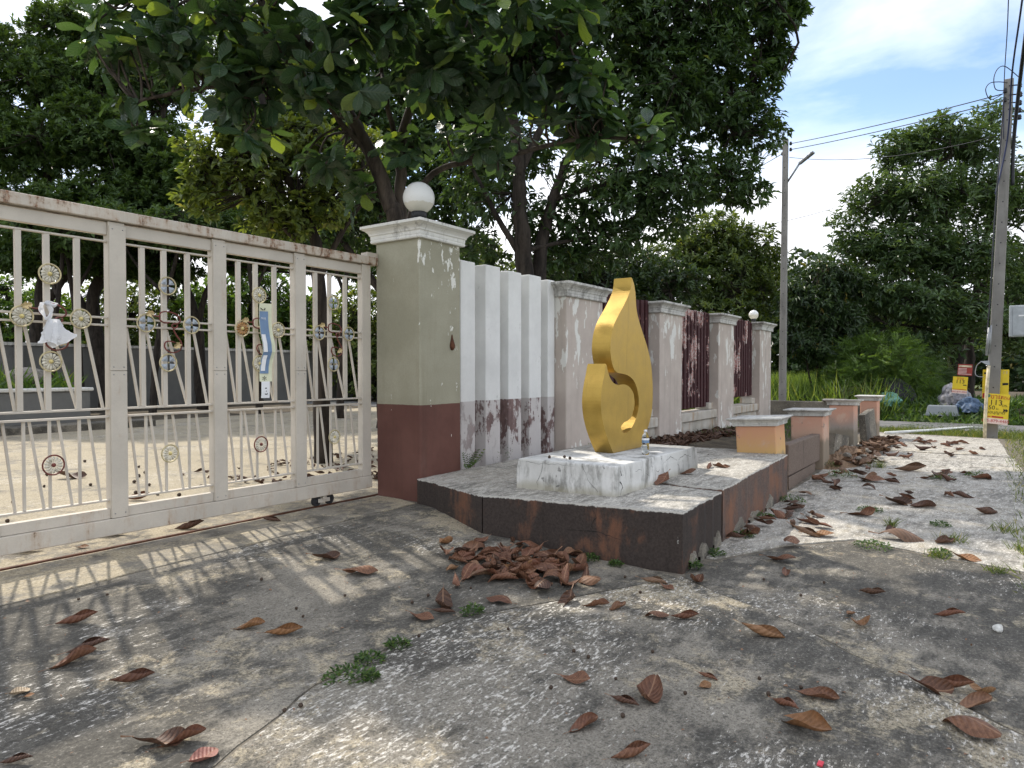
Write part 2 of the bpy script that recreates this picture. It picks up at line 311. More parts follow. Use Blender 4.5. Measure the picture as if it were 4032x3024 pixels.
def pole_mat():
    t = NT('pole_concrete'); n = t.noise(1.2, 6, 0.6); v = t.noise(7, 6, 0.7, stretch=(1, 1, 0.1)); f = t.noise(70, 4)
    c = t.mix(t.ramp(n, 0.3, 0.7), (0.19, 0.18, 0.165), (0.28, 0.27, 0.25)); c = t.mix(t.ramp(v, 0.5, 0.72, 0, 0.5), c, (0.10, 0.095, 0.088))
    t.col(c).rough(0.92); t.bump(f, 0.3, 0.004)
pole_mat()

def bark(name, a, b):
    t = NT(name); v = t.noise(9, 7, 0.7, stretch=(1, 1, 0.22), dist=0.4); n = t.noise(2.0, 4)
    c = t.mix(t.ramp(v, 0.35, 0.65), a, b); c = t.mix(t.ramp(n, 0.5, 0.7, 0, 0.4), c, tuple(x * 1.4 for x in b))
    t.col(c).rough(0.95); t.bump(v, 0.9, 0.02)
bark('bark_grey', (0.030, 0.024, 0.020), (0.095, 0.076, 0.062)); bark('bark_dark', (0.016, 0.013, 0.011), (0.052, 0.042, 0.034))

def leaf_mat(name, dark, light, young=None, rough=0.4, trans=0.35, spec=0.45, tc=None):
    """green leaf: per-leaf tint attribute, some light passes through"""
    t = NT(name); at = t.n('ShaderNodeAttribute', attribute_name='tint')
    c = t.mix(t.ramp(at.outputs['Fac'], 0.0, 0.85), dark, light)
    if young: c = t.mix(t.ramp(at.outputs['Fac'], 0.90, 0.97), c, young)
    t.col(c).rough(rough); t.b.inputs['Specular IOR Level'].default_value = spec
    tr = t.n('ShaderNodeBsdfTranslucent'); mx = t.n('ShaderNodeMixShader'); mx.inputs[0].default_value = trans
    hs = t.n('ShaderNodeMixRGB', blend_type='MULTIPLY'); hs.inputs['Fac'].default_value = 1; t.l(c, hs.inputs['Color1']); hs.inputs['Color2'].default_value = (*(tc or (1.9, 1.7, 0.6)), 1)
    t.l(hs.outputs[0], tr.inputs['Color']); t.l(t.b.outputs[0], mx.inputs[1]); t.l(tr.outputs[0], mx.inputs[2]); t.l(mx.outputs[0], t.out.inputs['Surface'])
    return t
leaf_mat('leaf_broad', (0.025, 0.053, 0.020), (0.065, 0.121, 0.037), (0.155, 0.186, 0.043), 0.42, 0.30)
leaf_mat('leaf_feather', (0.031, 0.065, 0.019), (0.085, 0.147, 0.039), (0.171, 0.217, 0.046), 0.5, 0.35)
leaf_mat('leaf_yellowgreen', (0.050, 0.086, 0.024), (0.140, 0.190, 0.048), (0.32, 0.32, 0.09), 0.4, 0.40)
leaf_mat('leaf_whorl', (0.042, 0.080, 0.032), (0.100, 0.160, 0.062), (0.186, 0.217, 0.078), 0.32, 0.28)
leaf_mat('leaf_mango', (0.019, 0.040, 0.016), (0.053, 0.093, 0.031), (0.202, 0.171, 0.046), 0.35, 0.25)
leaf_mat('leaf_bright', (0.042, 0.090, 0.017), (0.108, 0.192, 0.036), (0.216, 0.264, 0.060), 0.5, 0.45)
leaf_mat('grass_blade', (0.054, 0.090, 0.022), (0.156, 0.198, 0.054), (0.360, 0.312, 0.156), 0.6, 0.4)
leaf_mat('field_grass', (0.075, 0.135, 0.028), (0.155, 0.235, 0.05), (0.26, 0.29, 0.09), 0.6, 0.45)
leaf_mat('weed_leaf', (0.030, 0.066, 0.017), (0.078, 0.144, 0.034), (0.144, 0.204, 0.048), 0.5, 0.35)
leaf_mat('agave_leaf', (0.072, 0.102, 0.066), (0.168, 0.204, 0.132), None, 0.5, 0.1)

def veined(t, period=0.14):
    """midrib and slanted side veins from the leaf's own uv (u along, v across)"""
    s = t.sep('UV'); av = t.math('ABSOLUTE', t.math('SUBTRACT', s[1], 0.5))
    rib = t.ramp(av, 0.035, 0.012)
    ph = t.math('DIVIDE', t.math('SUBTRACT', s[0], t.math('MULTIPLY', av, 0.55)), period)
    sv = t.ramp(t.math('ABSOLUTE', t.math('SUBTRACT', t.math('FRACT', ph), 0.5)), 0.07, 0.02)
    return rib, sv, ph
def fig_leaf():
    t = leaf_mat('leaf_fig', (0.028, 0.062, 0.034), (0.053, 0.105, 0.046), (0.186, 0.264, 0.054), 0.36, 0.36, 0.55)
    rib, sv, ph = veined(t, 0.13)
    bc = t.b.inputs['Base Color'].links[0].from_socket
    v = t.math('MAXIMUM', rib, t.math('MULTIPLY', sv, 0.6))
    t.col(t.mix(t.math('MULTIPLY', v, 0.6), bc, (0.11, 0.15, 0.075)))
    bl = t.math('ABSOLUTE', t.math('SUBTRACT', t.math('FRACT', ph), 0.5))
    t.bump(t.math('SUBTRACT', bl, t.math('MULTIPLY', v, 0.4)), 0.5, 0.012)
fig_leaf()
def dry_leaf(name, a, b, c):
    t = NT(name); rib, sv, ph = veined(t, 0.125)
    oi = t.n('ShaderNodeObjectInfo').outputs['Random']
    n = t.noise(18, 6, 0.65); bl = t.math('ABSOLUTE', t.math('SUBTRACT', t.math('FRACT', ph), 0.5))
    k = t.mix(t.ramp(n, 0.3, 0.7), a, b); k = t.mix(t.math('MULTIPLY', oi, 0.55), k, c); fr = t.math('FRACT', t.math('MULTIPLY', oi, 7.31)); k = t.mix(t.ramp(fr, 0.6, 1.0, 0, 0.5), k, tuple(x*0.45 for x in a)); k = t.mix(t.ramp(fr, 0.3, 0.0, 0, 0.35), k, (0.34, 0.22, 0.13))
    k = t.mix(t.ramp(bl, 0.15, 0.5, 0, 0.16), k, tuple(x * 0.5 for x in a)); k = t.mix(t.ramp(t.noise(7, 4), 0.5, 0.7, 0, 0.4), k, tuple(x * 0.5 for x in a))
    k = t.mix(t.math('MULTIPLY', t.math('MAXIMUM', rib, t.math('MULTIPLY', sv, 0.35)), 0.6), k, (0.33, 0.19, 0.11))
    t.col(k).rough(0.55); t.b.inputs['Specular IOR Level'].default_value = 0.35
    t.bump(t.math('ADD', bl, t.math('MULTIPLY', n, 0.3)), 0.55, 0.012)
dry_leaf('dry_leaf', (0.120, 0.054, 0.030), (0.225, 0.108, 0.058), (0.175, 0.066, 0.042))
dry_leaf('dry_leaf_dark', (0.06, 0.032, 0.02), (0.12, 0.06, 0.035), (0.10, 0.045, 0.03))
dry_leaf('dry_leaf_tan', (0.21, 0.105, 0.045), (0.33, 0.175, 0.075), (0.26, 0.12, 0.055))
dry_leaf('dry_leaf_pale', (0.48, 0.36, 0.23), (0.62, 0.50, 0.35), (0.5, 0.4, 0.28))
dry_leaf('dry_leaf_pink', (0.27, 0.11, 0.085), (0.36, 0.16, 0.125), (0.3, 0.13, 0.1))

flat('black_plastic', (0.015, 0.016, 0.018), 0.5); flat('wire_black', (0.02, 0.022, 0.028), 0.6); flat('wire_blue', (0.03, 0.04, 0.10), 0.6)
flat('steel_grey', (0.30, 0.31, 0.32), 0.45, 0.5); flat('box_grey', (0.36, 0.39, 0.41), 0.5, 0.1); flat('rust_iron', (0.10, 0.04, 0.02), 0.8, 0.2, var=0.4, sc=20)
flat('brass', (0.50, 0.43, 0.25), 0.5, 0.25, var=0.25, sc=30); flat('petal_silver', (0.60, 0.57, 0.47), 0.5, 0.1, var=0.22, sc=40)
flat('petal_blue', (0.36, 0.40, 0.44), 0.55, 0.1, var=0.2, sc=40); flat('petal_copper', (0.42, 0.23, 0.09), 0.5, 0.3, var=0.3, sc=40)
flat('button_yellow', (0.62, 0.52, 0.22), 0.45, 0.2); flat('red_brown', (0.16, 0.045, 0.035), 0.55, 0.2, var=0.3, sc=30); flat('gold_leaf', (0.52, 0.40, 0.20), 0.5, 0.3, var=0.3, sc=40)
flat('rubber', (0.03, 0.03, 0.032), 0.7); flat('sign_yellow', (0.78, 0.58, 0.03), 0.5, var=0.05); flat('sign_pink', (0.80, 0.62, 0.55), 0.5, var=0.04); flat('ink_black', (0.012, 0.012, 0.012), 0.6)
flat('ink_red', (0.48, 0.03, 0.03), 0.6); flat('ink_green', (0.10, 0.22, 0.12), 0.6); flat('sign_red', (0.30, 0.04, 0.03), 0.5); flat('ink_pale', (0.62, 0.42, 0.38), 0.6)
flat('poster_cream', (0.66, 0.67, 0.48), 0.6, var=0.05); flat('poster_blue', (0.16, 0.25, 0.39), 0.6, var=0.1); flat('paper_white', (0.78, 0.79, 0.80), 0.6, var=0.04)
flat('mud_brown', (0.20, 0.13, 0.08), 0.95, var=0.3, sc=60, bump=0.5); flat('fruit_brown', (0.055, 0.035, 0.022), 0.7, var=0.5, sc=50); flat('pvc_white', (0.68, 0.70, 0.68), 0.5)
flat('sack_green', (0.16, 0.34, 0.28), 0.7); flat('sack_grey', (0.20, 0.195, 0.21), 0.7, var=0.5, sc=6); flat('tarp_blue', (0.06, 0.10, 0.17), 0.6, var=0.3); flat('rubbish_dark', (0.03, 0.03, 0.035), 0.8, var=0.4)
flat('roof_tile', (0.085, 0.05, 0.045), 0.8, var=0.35, sc=5); flat('timber_dark', (0.07, 0.05, 0.04), 0.85); flat('stone_grey', (0.22, 0.20, 0.17), 0.95, var=0.3, sc=12, bump=0.5)
flat('white_stone', (0.62, 0.61, 0.56), 0.95, var=0.25, sc=20, bump=0.6); flat('bamboo', (0.58, 0.50, 0.34), 0.6, var=0.3, sc=14); flat('red_plastic', (0.60, 0.05, 0.07), 0.4)
old_white('yard_wall', (0.19, 0.19, 0.18), 0.9, 17.0)
def milk_glass():
    t = NT('milk_glass'); n = t.noise(4, 6, 0.6); z = t.sep()[2]
    w = t.math('ADD', z, t.math('MULTIPLY', t.math('SUBTRACT', n, 0.5), 0.16))
    c = t.mix(t.ramp(w, 0.235, 0.245), (0.66, 0.63, 0.54), (0.80, 0.80, 0.78))
    c = t.mix(t.ramp(t.noise(40, 5, 0.7), 0.55, 0.72, 0, 0.3), c, (0.5, 0.47, 0.38))
    t.col(c).rough(0.22); t.b.inputs['Subsurface Weight'].default_value = 0.25; t.b.inputs['Subsurface Radius'].default_value = (0.05, 0.05, 0.045)
milk_glass()
def clear_pet():
    t = NT('clear_plastic'); t.col((0.93, 0.97, 0.98)).rough(0.06); t.b.inputs['Transmission Weight'].default_value = 1.0; t.b.inputs['IOR'].default_value = 1.12
    t = NT('plastic_bag'); t.col((0.82, 0.83, 0.85)).rough(0.45)
    tr = t.n('ShaderNodeBsdfTranslucent'); tr.inputs['Color'].default_value = (0.85, 0.86, 0.88, 1); mx = t.n('ShaderNodeMixShader'); mx.inputs[0].default_value = 0.4
    t.l(t.b.outputs[0], mx.inputs[1]); t.l(tr.outputs[0], mx.inputs[2]); t.l(mx.outputs[0], t.out.inputs['Surface'])
    t = NT('cloudy_plastic'); t.col((0.42, 0.46, 0.49)).rough(0.3); t.b.inputs['Transmission Weight'].default_value = 0.35
clear_pet()

# ------------------------------------------------------------------ mesh helpers
rnd = random.Random(7)
def tag(o, label=None, cat=None, group=None, kind=None):
    for k, v in (('label', label), ('category', cat), ('group', group), ('kind', kind)):
        if v: o[k] = v
    return o
def thing(name, label, cat, loc=(0, 0, 0), group=None):
    o = bpy.data.objects.new(name, None); o.empty_display_size = 0.1; COL.objects.link(o); o.location = loc
    return tag(o, label, cat, group)
def put(name, me, mat, parent=None):
    if mat and not me.materials: me.materials.append(M[mat] if isinstance(mat, str) else mat)
    o = bpy.data.objects.new(name, me); COL.objects.link(o)
    if parent:
        o.parent = parent
        p = Vector((0, 0, 0)); q = parent
        while q: p += q.location; q = q.parent
        o.location = -p                      # meshes are written in place coordinates
    return o
class MB:
    """collects simple solids into one mesh"""
    def __init__(s): s.v = []; s.f = []; s.sm = []
    def add(s, vs, fs, smooth=False):
        k = len(s.v); s.v += [tuple(map(float, v)) for v in vs]; s.f += [tuple(i + k for i in f) for f in fs]; s.sm += [smooth] * len(fs); return s
    def box(s, x0, x1, y0, y1, z0, z1):
        return s.add([(x0,y0,z0),(x1,y0,z0),(x1,y1,z0),(x0,y1,z0),(x0,y0,z1),(x1,y0,z1),(x1,y1,z1),(x0,y1,z1)],
                     [(0,3,2,1),(4,5,6,7),(0,1,5,4),(1,2,6,5),(2,3,7,6),(3,0,4,7)])
    def bar(s, a, b, wx, wy):
        """square-section bar from a to b (offsets wx along X, wy along Y)"""
        (ax,ay,az),(bx,by,bz) = a, b; hx, hy = wx/2, wy/2
        return s.add([(ax-hx,ay-hy,az),(ax+hx,ay-hy,az),(ax+hx,ay+hy,az),(ax-hx,ay+hy,az),(bx-hx,by-hy,bz),(bx+hx,by-hy,bz),(bx+hx,by+hy,bz),(bx-hx,by+hy,bz)],
                     [(0,3,2,1),(4,5,6,7),(0,1,5,4),(1,2,6,5),(2,3,7,6),(3,0,4,7)])
    def tube(s, pts, rad, n=8, cap=True, smooth=True):
        P = [Vector(p) for p in pts]; rs = rad if isinstance(rad, (list, tuple)) else [rad] * len(P)
        vs = []; ref = None
        for i, p in enumerate(P):
            d = (P[min(i+1, len(P)-1)] - P[max(i-1, 0)]).normalized()
            if ref is None: ref = Vector((0, 0, 1)) if abs(d.z) < 0.9 else Vector((1, 0, 0))
            u = d.cross(ref).normalized(); w = u.cross(d).normalized(); ref = w
            for j in range(n):
                a = 2 * math.pi * j / n; vs.append(p + (u * math.cos(a) + w * math.sin(a)) * rs[i])
        fs = []
        for i in range(len(P) - 1):
            for j in range(n):
                a = i*n+j; b = i*n+(j+1)%n; fs.append((a, b, b+n, a+n))
        if cap: fs += [tuple(range(n-1, -1, -1)), tuple(range((len(P)-1)*n, len(P)*n))]
        return s.add(vs, fs, smooth)
    def lathe(s, prof, c=(0, 0, 0), n=24, smooth=True, axis='z'):
        vs = []
        for (r, h) in prof:
            for j in range(n):
                a = 2*math.pi*j/n; x, y = r*math.cos(a), r*math.sin(a)
                vs.append((c[0]+x, c[1]+y, c[2]+h) if axis == 'z' else (c[0]+x, c[1]+h, c[2]+y))
        fs = []
        for i in range(len(prof)-1):
            for j in range(n):
                a = i*n+j; b = i*n+(j+1)%n; fs.append((a, b, b+n, a+n) if axis == 'z' else (b, a, a+n, b+n))
        return s.add(vs, fs, smooth)
    def frustum_stack(s, rings):
        """stack of rectangles (x0,x1,y0,y1,z) from bottom to top, closed"""
        vs = []; fs = []
        for (x0,x1,y0,y1,z) in rings: vs += [(x0,y0,z),(x1,y0,z),(x1,y1,z),(x0,y1,z)]
        for i in range(len(rings)-1):
            for j in range(4):
                a = i*4+j; b = i*4+(j+1)%4; fs.append((a, b, b+4, a+4))
        fs += [(3,2,1,0), tuple(range(len(rings)*4-4, len(rings)*4))]
        return s.add(vs, fs)
    def prism(s, pts, z0, z1):
        """vertical prism over a plan outline (counter-clockwise); z1 may be a list"""
        n = len(pts); zt = z1 if isinstance(z1, (list, tuple)) else [z1]*n
        return s.add([(p[0],p[1],z0) for p in pts] + [(p[0],p[1],zt[i]) for i, p in enumerate(pts)],
                     [tuple(range(n-1,-1,-1)), tuple(range(n,2*n))] + [(i,(i+1)%n,(i+1)%n+n,i+n) for i in range(n)])
    def mesh(s, name, bevel=0.0, seg=1):
        me = bpy.data.meshes.new(name); me.from_pydata(s.v, [], s.f)
        if bevel:
            bm = bmesh.new(); bm.from_mesh(me)
            ed = [e for e in bm.edges if len(e.link_faces) == 2 and e.calc_face_angle(0) > 0.5]
            bmesh.ops.bevel(bm, geom=ed, offset=bevel, segments=seg, affect='EDGES', profile=0.6); bm.to_mesh(me); bm.free()
        else:
            me.polygons.foreach_set('use_smooth', s.sm)
        me.update(); return me
    def put(s, name, mat, parent=None, bevel=0.0, seg=1): return put(name, s.mesh(name, bevel, seg), mat, parent)

def np_mesh(name, V, T, tint=None, uv=None, smooth=False):
    """V (n,3) vertices, T (m,3) triangles, numpy"""
    me = bpy.data.meshes.new(name); n, m = len(V), len(T)
    me.vertices.add(n); me.vertices.foreach_set('co', np.asarray(V, np.float32).ravel())
    me.loops.add(3*m); me.loops.foreach_set('vertex_index', np.asarray(T, np.int32).ravel())
    me.polygons.add(m); me.polygons.foreach_set('loop_start', np.arange(0, 3*m, 3, dtype=np.int32)); me.polygons.foreach_set('loop_total', np.full(m, 3, np.int32))
    me.polygons.foreach_set('use_smooth', np.full(m, smooth))
    if tint is not None:
        a = me.attributes.new('tint', 'FLOAT', 'POINT'); a.data.foreach_set('value', np.asarray(tint, np.float32))
    if uv is not None:
        l = me.uv_layers.new(name='UVMap'); l.data.foreach_set('uv', np.asarray(uv, np.float32)[np.asarray(T).ravel()].ravel())
    me.update(); me.validate(); return me

# ------------------------------------------------------------------ ground, pavement, yard
def structure(o): return tag(o, kind='structure')
def gridsheet(x0, x1, y0, y1, nx, ny, zf):
    xs = np.linspace(x0, x1, nx); ys = np.linspace(y0, y1, ny); vs = [(x, y, zf(x, y)) for y in ys for x in xs]
    fs = [(j*nx+i, j*nx+i+1, (j+1)*nx+i+1, (j+1)*nx+i) for j in range(ny-1) for i in range(nx-1)]
    return MB().add(vs, fs, True)
def smoothstep(t): t = min(1.0, max(0.0, t)); return t*t*(3-2*t)
def ground_z(x, y):
    """the forecourt falls gently from the gate to the street and levels out again along the sidewalk"""
    return -0.154*smoothstep((4.9-y)/2.7)*(1-smoothstep((x-9)/7))
def uneven_sheet(xs, ys, zf):
    nx, ny = len(xs), len(ys); vs = [(x, y, zf(x, y)) for y in ys for x in xs]
    return MB().add(vs, [(j*nx+i, j*nx+i+1, (j+1)*nx+i+1, (j+1)*nx+i) for j in range(ny-1) for i in range(nx-1)], True)
structure(uneven_sheet([-600,-200,-60,-20]+list(np.arange(-10,20.1,1.0))+[30,60,200,900], [-700,-200,-60,-20,-10]+list(np.arange(-5,6.6,0.5))+[8,30,60,200,900], lambda x, y: ground_z(x, y)-0.06).put('ground', 'turf'))
structure(MB().box(-60, 320, -9.5, -3.2, -0.25, -0.10).put('road', 'asphalt'))
def bank_z(x): 
    q = min(1, max(0, (x-22.2)/1.5)); return -0.055 + 0.47*q*q*(3-2*q)
structure(gridsheet(22.1, 40, -2.2, 6.0, 60, 4, lambda x, y: bank_z(x)).put('embankment', 'soil'))
structure(MB().box(19.4, 22.2, -3.2, 30, -0.05, -0.018).put('side_road', 'asphalt'))
structure(MB().prism([(30,-1.6),(120,-6.0),(320,-12),(320,-8),(120,-2.8),(30,0.6)], -0.05, -0.012).put('far_lane', 'concrete_walk'))

def jag(pts, amp=0.012, step=0.16, seed=0):
    """roughen an outline"""
    r = random.Random(seed); out = []
    for i, a in enumerate(pts):
        b = pts[(i+1) % len(pts)]; L = math.dist(a, b); k = max(1, int(L/step))
        for j in range(k):
            t = j/k; e = 0 if j == 0 else amp
            out.append((a[0]+(b[0]-a[0])*t + r.uniform(-e, e), a[1]+(b[1]-a[1])*t + r.uniform(-e, e)))
    return out
def slab_mesh(pts, off, name, skirt=0.12, cell=0.35):
    """paving piece over a plan outline, following the fall of the ground"""
    bm = bmesh.new(); bm.faces.new([bm.verts.new((p[0], p[1], 0)) for p in pts]); xs = [p[0] for p in pts]; ys = [p[1] for p in pts]
    for k in np.arange(min(xs)+cell, max(xs), cell): bmesh.ops.bisect_plane(bm, geom=bm.verts[:]+bm.edges[:]+bm.faces[:], plane_co=(k,0,0), plane_no=(1,0,0))
    for k in np.arange(min(ys)+cell, max(ys), cell): bmesh.ops.bisect_plane(bm, geom=bm.verts[:]+bm.edges[:]+bm.faces[:], plane_co=(0,k,0), plane_no=(0,1,0))
    bmesh.ops.recalc_face_normals(bm, faces=bm.faces)
    if bm.faces[:][0].normal.z < 0: bmesh.ops.reverse_faces(bm, faces=bm.faces)
    for v in bm.verts: v.co.z = ground_z(v.co.x, v.co.y)+off
    r = bmesh.ops.extrude_edge_only(bm, edges=[e for e in bm.edges if e.is_boundary])
    for g in r['geom']:
        if isinstance(g, bmesh.types.BMVert): g.co.z -= skirt
    me = bpy.data.meshes.new(name); bm.to_mesh(me); bm.free(); return me
pav = structure(put('pavement', slab_mesh([(-4,-0.35),(3.2,-1.9),(17.4,-0.5),(17.9,2.0),(17.9,5.3),(9,6.36),(-4,6.36)], -0.006, 'pavement'), 'joint_dirt'))
SL = [('concrete_driveway', [(-3.5,2.30),(1.527,2.495),(2.199,2.721),(2.894,2.751),(3.330,2.726),(3.943,2.431),(4.973,1.948),(5.266,3.581),(5.360,4.980),(-3.5,4.60)], 0.0, 1),
      ('concrete_apron', [(-3.5,-0.2),(-1.0,-1.3),(1.9,-1.75),(3.607,-0.139),(3.952,0.333),(4.146,0.644),(4.473,1.043),(4.731,1.537),(4.971,1.926),(3.941,2.407),(3.326,2.708),(2.892,2.733),(2.204,2.703),(1.538,2.475),(-3.5,2.28)], 0.004, 2),
      ('concrete_side', [(1.95,-1.78),(4.6,-1.3),(6.516,-0.333),(6.715,0.388),(6.949,1.021),(6.360,1.476),(5.550,1.865),(5.239,1.998),(4.982,1.893),(4.746,1.523),(4.493,1.030),(4.165,0.633),(3.970,0.322),(3.625,-0.153)], -0.003, 3),
      ('concrete_walk', [(4.65,-1.3),(10.527,-0.603),(10.480,2.140),(7.104,2.164),(5.606,1.954),(5.617,1.887),(6.394,1.521),(6.993,1.054),(6.760,0.377),(6.571,-0.355)], 0.006, 4),
      ('concrete_walk', [(10.565,-0.493),(13.999,-0.255),(13.983,2.146),(10.527,2.160)], 0.0, 5),
      ('concrete_walk', [(14.031,-0.204),(17.200,-0.050),(17.500,2.200),(14.015,2.166)], 0.008, 6),
      ('concrete_beam', [(-3.5,4.625),(5.370,5.003),(5.450,5.300),(5.460,5.660),(-3.5,5.66)], 0.004, 7),
      ('concrete_beam', [(-3.5,5.74),(8.600,5.740),(8.600,6.350),(-3.5,6.35)], 0.002, 8)]
for m, pts, z, sd_ in SL:
    put('slab', slab_mesh(jag(pts, 0.010, 0.13, sd_), z, 'slab'), m, pav)
structure(MB().box(-12, 30, 6.38, 19.6, -0.2, -0.004).put('yard', 'concrete_yard'))
structure(MB().box(-12, 34, 19.64, 29.8, -0.2, -0.03).put('yard_bed', 'soil'))
# steel rail let into the gate beam
tag(MB().box(-3.5, 7.9, 5.685, 5.715, -0.03, 0.012).box(-3.5, 7.9, 5.66, 5.68, -0.03, 0.001).box(-3.5, 7.9, 5.72, 5.74, -0.03, 0.001).put('gate_track', 'rust_iron'),
    'thin rusty steel rail let into the concrete under the sliding gate', 'rail')

# ------------------------------------------------------------------ gate pillar with globe lamp
def capital(x0, x1, y0, y1, z0, z1, o, mat, parent, name='cap'):
    """moulded cap: fillet, cove and slab over a shaft x0..x1, y0..y1; o = overhang"""
    h = z1 - z0; R_ = lambda e, z: (x0-e, x1+e, y0-e, y1+e, z0+h*z)
    rings = [R_(-0.002,0), R_(0.30*o,0.0), R_(0.36*o,0.10), R_(0.30*o,0.20), R_(0.34*o,0.22), R_(0.34*o,0.42), R_(0.44*o,0.45), R_(0.44*o,0.52),
             R_(0.52*o,0.60), R_(0.66*o,0.70), R_(0.86*o,0.78), R_(0.88*o,0.82), R_(1.0*o,0.82), R_(1.0*o,1.0)]
    return MB().frustum_stack(rings).put(name, mat, parent, bevel=0.004)
gp = thing('gate_pillar', 'tall olive and red-brown gate pillar with white moulded cap and peeling paint', 'pillar', (5.8, 5.35, 0))
MB().frustum_stack([(5.468,6.146,5.015,5.675,-0.1),(5.462,6.142,5.017,5.675,1.03),(5.458,6.138,5.017,5.675,2.83)]).put('shaft', 'pillar_paint', gp, bevel=0.012)
capital(5.458, 6.138, 5.017, 5.675, 2.81, 2.995, 0.125, 'cap_white', gp)
# little rusty wall hook left on the street face
MB().lathe([(0.0,0),(0.018,0.004),(0.034,0.03),(0.036,0.055),(0.026,0.09),(0.013,0.135),(0.006,0.175),(0,0.18)], (5.985,5.012,1.63), 12).put('wall_hook', 'rust_iron', gp)
def globe(x, y, z, r, label):
    g = thing('globe_lamp', label, 'lamp', (x, y, z), 'globe lamps on pillars')
    up = 0.42*r + 0.06
    a = [(r*math.sin(t), r*(1-math.cos(t))+up) for t in np.linspace(0.35, math.pi, 20)]
    o = MB().lathe(a, (0, 0, 0), 32).put('globe', 'milk_glass'); o.parent = g
    o = MB().lathe([(0.0,-0.06),(r*0.40,-0.06),(r*0.40,up*0.5),(r*0.50,up*0.55),(r*0.50,up+0.012),(r*0.42,up+0.03),(0.0,up+0.03)], (0, 0, 0), 24).put('collar', 'black_plastic'); o.parent = g
globe(5.80, 5.34, 3.03, 0.178, 'round milky globe lamp on the tall olive gate pillar')
globe(18.94, 5.34, 2.665, 0.125, 'small far white globe lamp on the last beige fence pillar')

# ------------------------------------------------------------------ white picket wall
pw = thing('picket_wall', 'white cement wall of five deep vertical fins with a peeling brown foot', 'wall', (7.4, 5.4, 0.2))
MB().box(6.15, 8.54, 5.42, 5.52, 0.05, 2.60).put('backing', 'picket_white', pw)
MB().box(6.15, 8.53, 5.30, 5.418, 0.05, 0.30).put('foot', 'picket_white', pw, bevel=0.01)
for i, (a, b) in enumerate(((6.37,6.65),(6.86,7.17),(7.35,7.65),(7.84,8.14),(8.32,8.50))):
    MB().box(a, b, 5.20, 5.44, 0.1, 2.715 - 0.006*i + (0.012 if i % 2 else 0)).put('fin', 'picket_white', pw, bevel=0.008)

# ------------------------------------------------------------------ beige fence pillars, plinths and maroon slat panels
FL = ['beige fence pillar nearest the white finned wall, partly behind the gold flame', 'beige peeling fence pillar just right of the gold flame statue',
      'third beige fence pillar, between the two right-hand maroon panels', 'last beige fence pillar carrying a small globe lamp']
FX = [(8.52,9.63), (11.87,12.95), (15.14,16.22), (18.41,19.47)]
for i, (a, b) in enumerate(FX):
    fp = thing('fence_pillar', FL[i], 'pillar', ((a+b)/2, 5.25, 0), 'beige fence pillars')
    MB().box(a, b, 5.017, 5.52, -0.1, 2.475).put('shaft', 'fence_beige', fp, bevel=0.012)
    capital(a, b, 5.017, 5.52, 2.46, 2.665, 0.13, 'cap_dirty', fp)
PL = ['dark maroon slat panel mostly hidden behind the gold flame', 'dark maroon slat panel with many pale peeled patches', 'far dark maroon slat panel next to the last fence pillar']
for i in range(3):
    a, b = FX[i][1]+0.004, FX[i+1][0]-0.004
    pl = thing('low_plinth', ['stained cement plinth under the maroon panel behind the statue', 'rust-stained cement plinth under the peeled maroon panel', 'far cement plinth under the last maroon panel'][i], 'wall', ((a+b)/2, 5.2, 0), 'cement plinths under the fence panels')
    MB().box(a, b, 5.10, 5.50, -0.1, 0.36).put('base_course', 'plinth_cement', pl, bevel=0.01)
    MB().box(a, b, 5.045, 5.50, 0.372, 0.55).put('ledge', 'plinth_cement', pl, bevel=0.012)
    MB().box(a, a+0.22, 5.14, 5.46, 0.556, 0.70).put('block', 'plinth_cement', pl, bevel=0.012)
    MB().box(b-0.26, b, 5.14, 5.46, 0.556, 0.70).put('block', 'plinth_cement', pl, bevel=0.012)
    pn = thing('slat_panel', PL[i], 'fence panel', ((a+b)/2, 5.3, 0.7), 'maroon slat panels of the fence')
    z0 = (0.69, 0.62, 0.76)[i]; n = 11; st = (b-a-0.03)/n
    MB().box(a, b, 5.325, 5.36, z0-0.02, z0+0.10).put('rail', 'maroon_slat', pn); MB().box(a, b, 5.325, 5.36, 2.45, 2.56).put('rail', 'maroon_slat', pn)
    MB().box(a, b, 5.362, 5.38, z0, 2.60).put('back_sheet', 'maroon_slat', pn)
    for k in range(n):
        x = a + 0.02 + k*st; h = 2.67 + 0.012*math.sin(k*2.1+i)
        MB().box(x, x+st*0.62, 5.20, 5.323, z0 + 0.01*math.sin(k*1.3), h).put('slat', 'maroon_slat', pn, bevel=0.006)

# ------------------------------------------------------------------ cracked forecourt platform
pf = thing('platform', 'low cracked concrete platform with dark brown sides in front of the fence', 'platform', (7.0, 3.5, -0.15))
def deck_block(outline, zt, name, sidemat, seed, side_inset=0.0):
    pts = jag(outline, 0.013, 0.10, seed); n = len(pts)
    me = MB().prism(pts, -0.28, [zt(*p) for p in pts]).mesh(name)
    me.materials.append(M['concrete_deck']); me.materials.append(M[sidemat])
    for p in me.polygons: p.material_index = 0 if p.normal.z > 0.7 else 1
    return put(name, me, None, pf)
ztop = lambda x, y: 0.264 + 0.019*(4.77-y)
deck_block([(5.06,1.948),(6.13,2.00),(6.30,2.75),(6.55,5.04),(6.13,5.04),(5.553,3.672),(5.355,3.866),(5.095,3.790),(4.909,3.755),(4.97,3.50),(4.99,2.88),(5.03,2.32)], ztop, 'block', 'skirt_dark', 11)
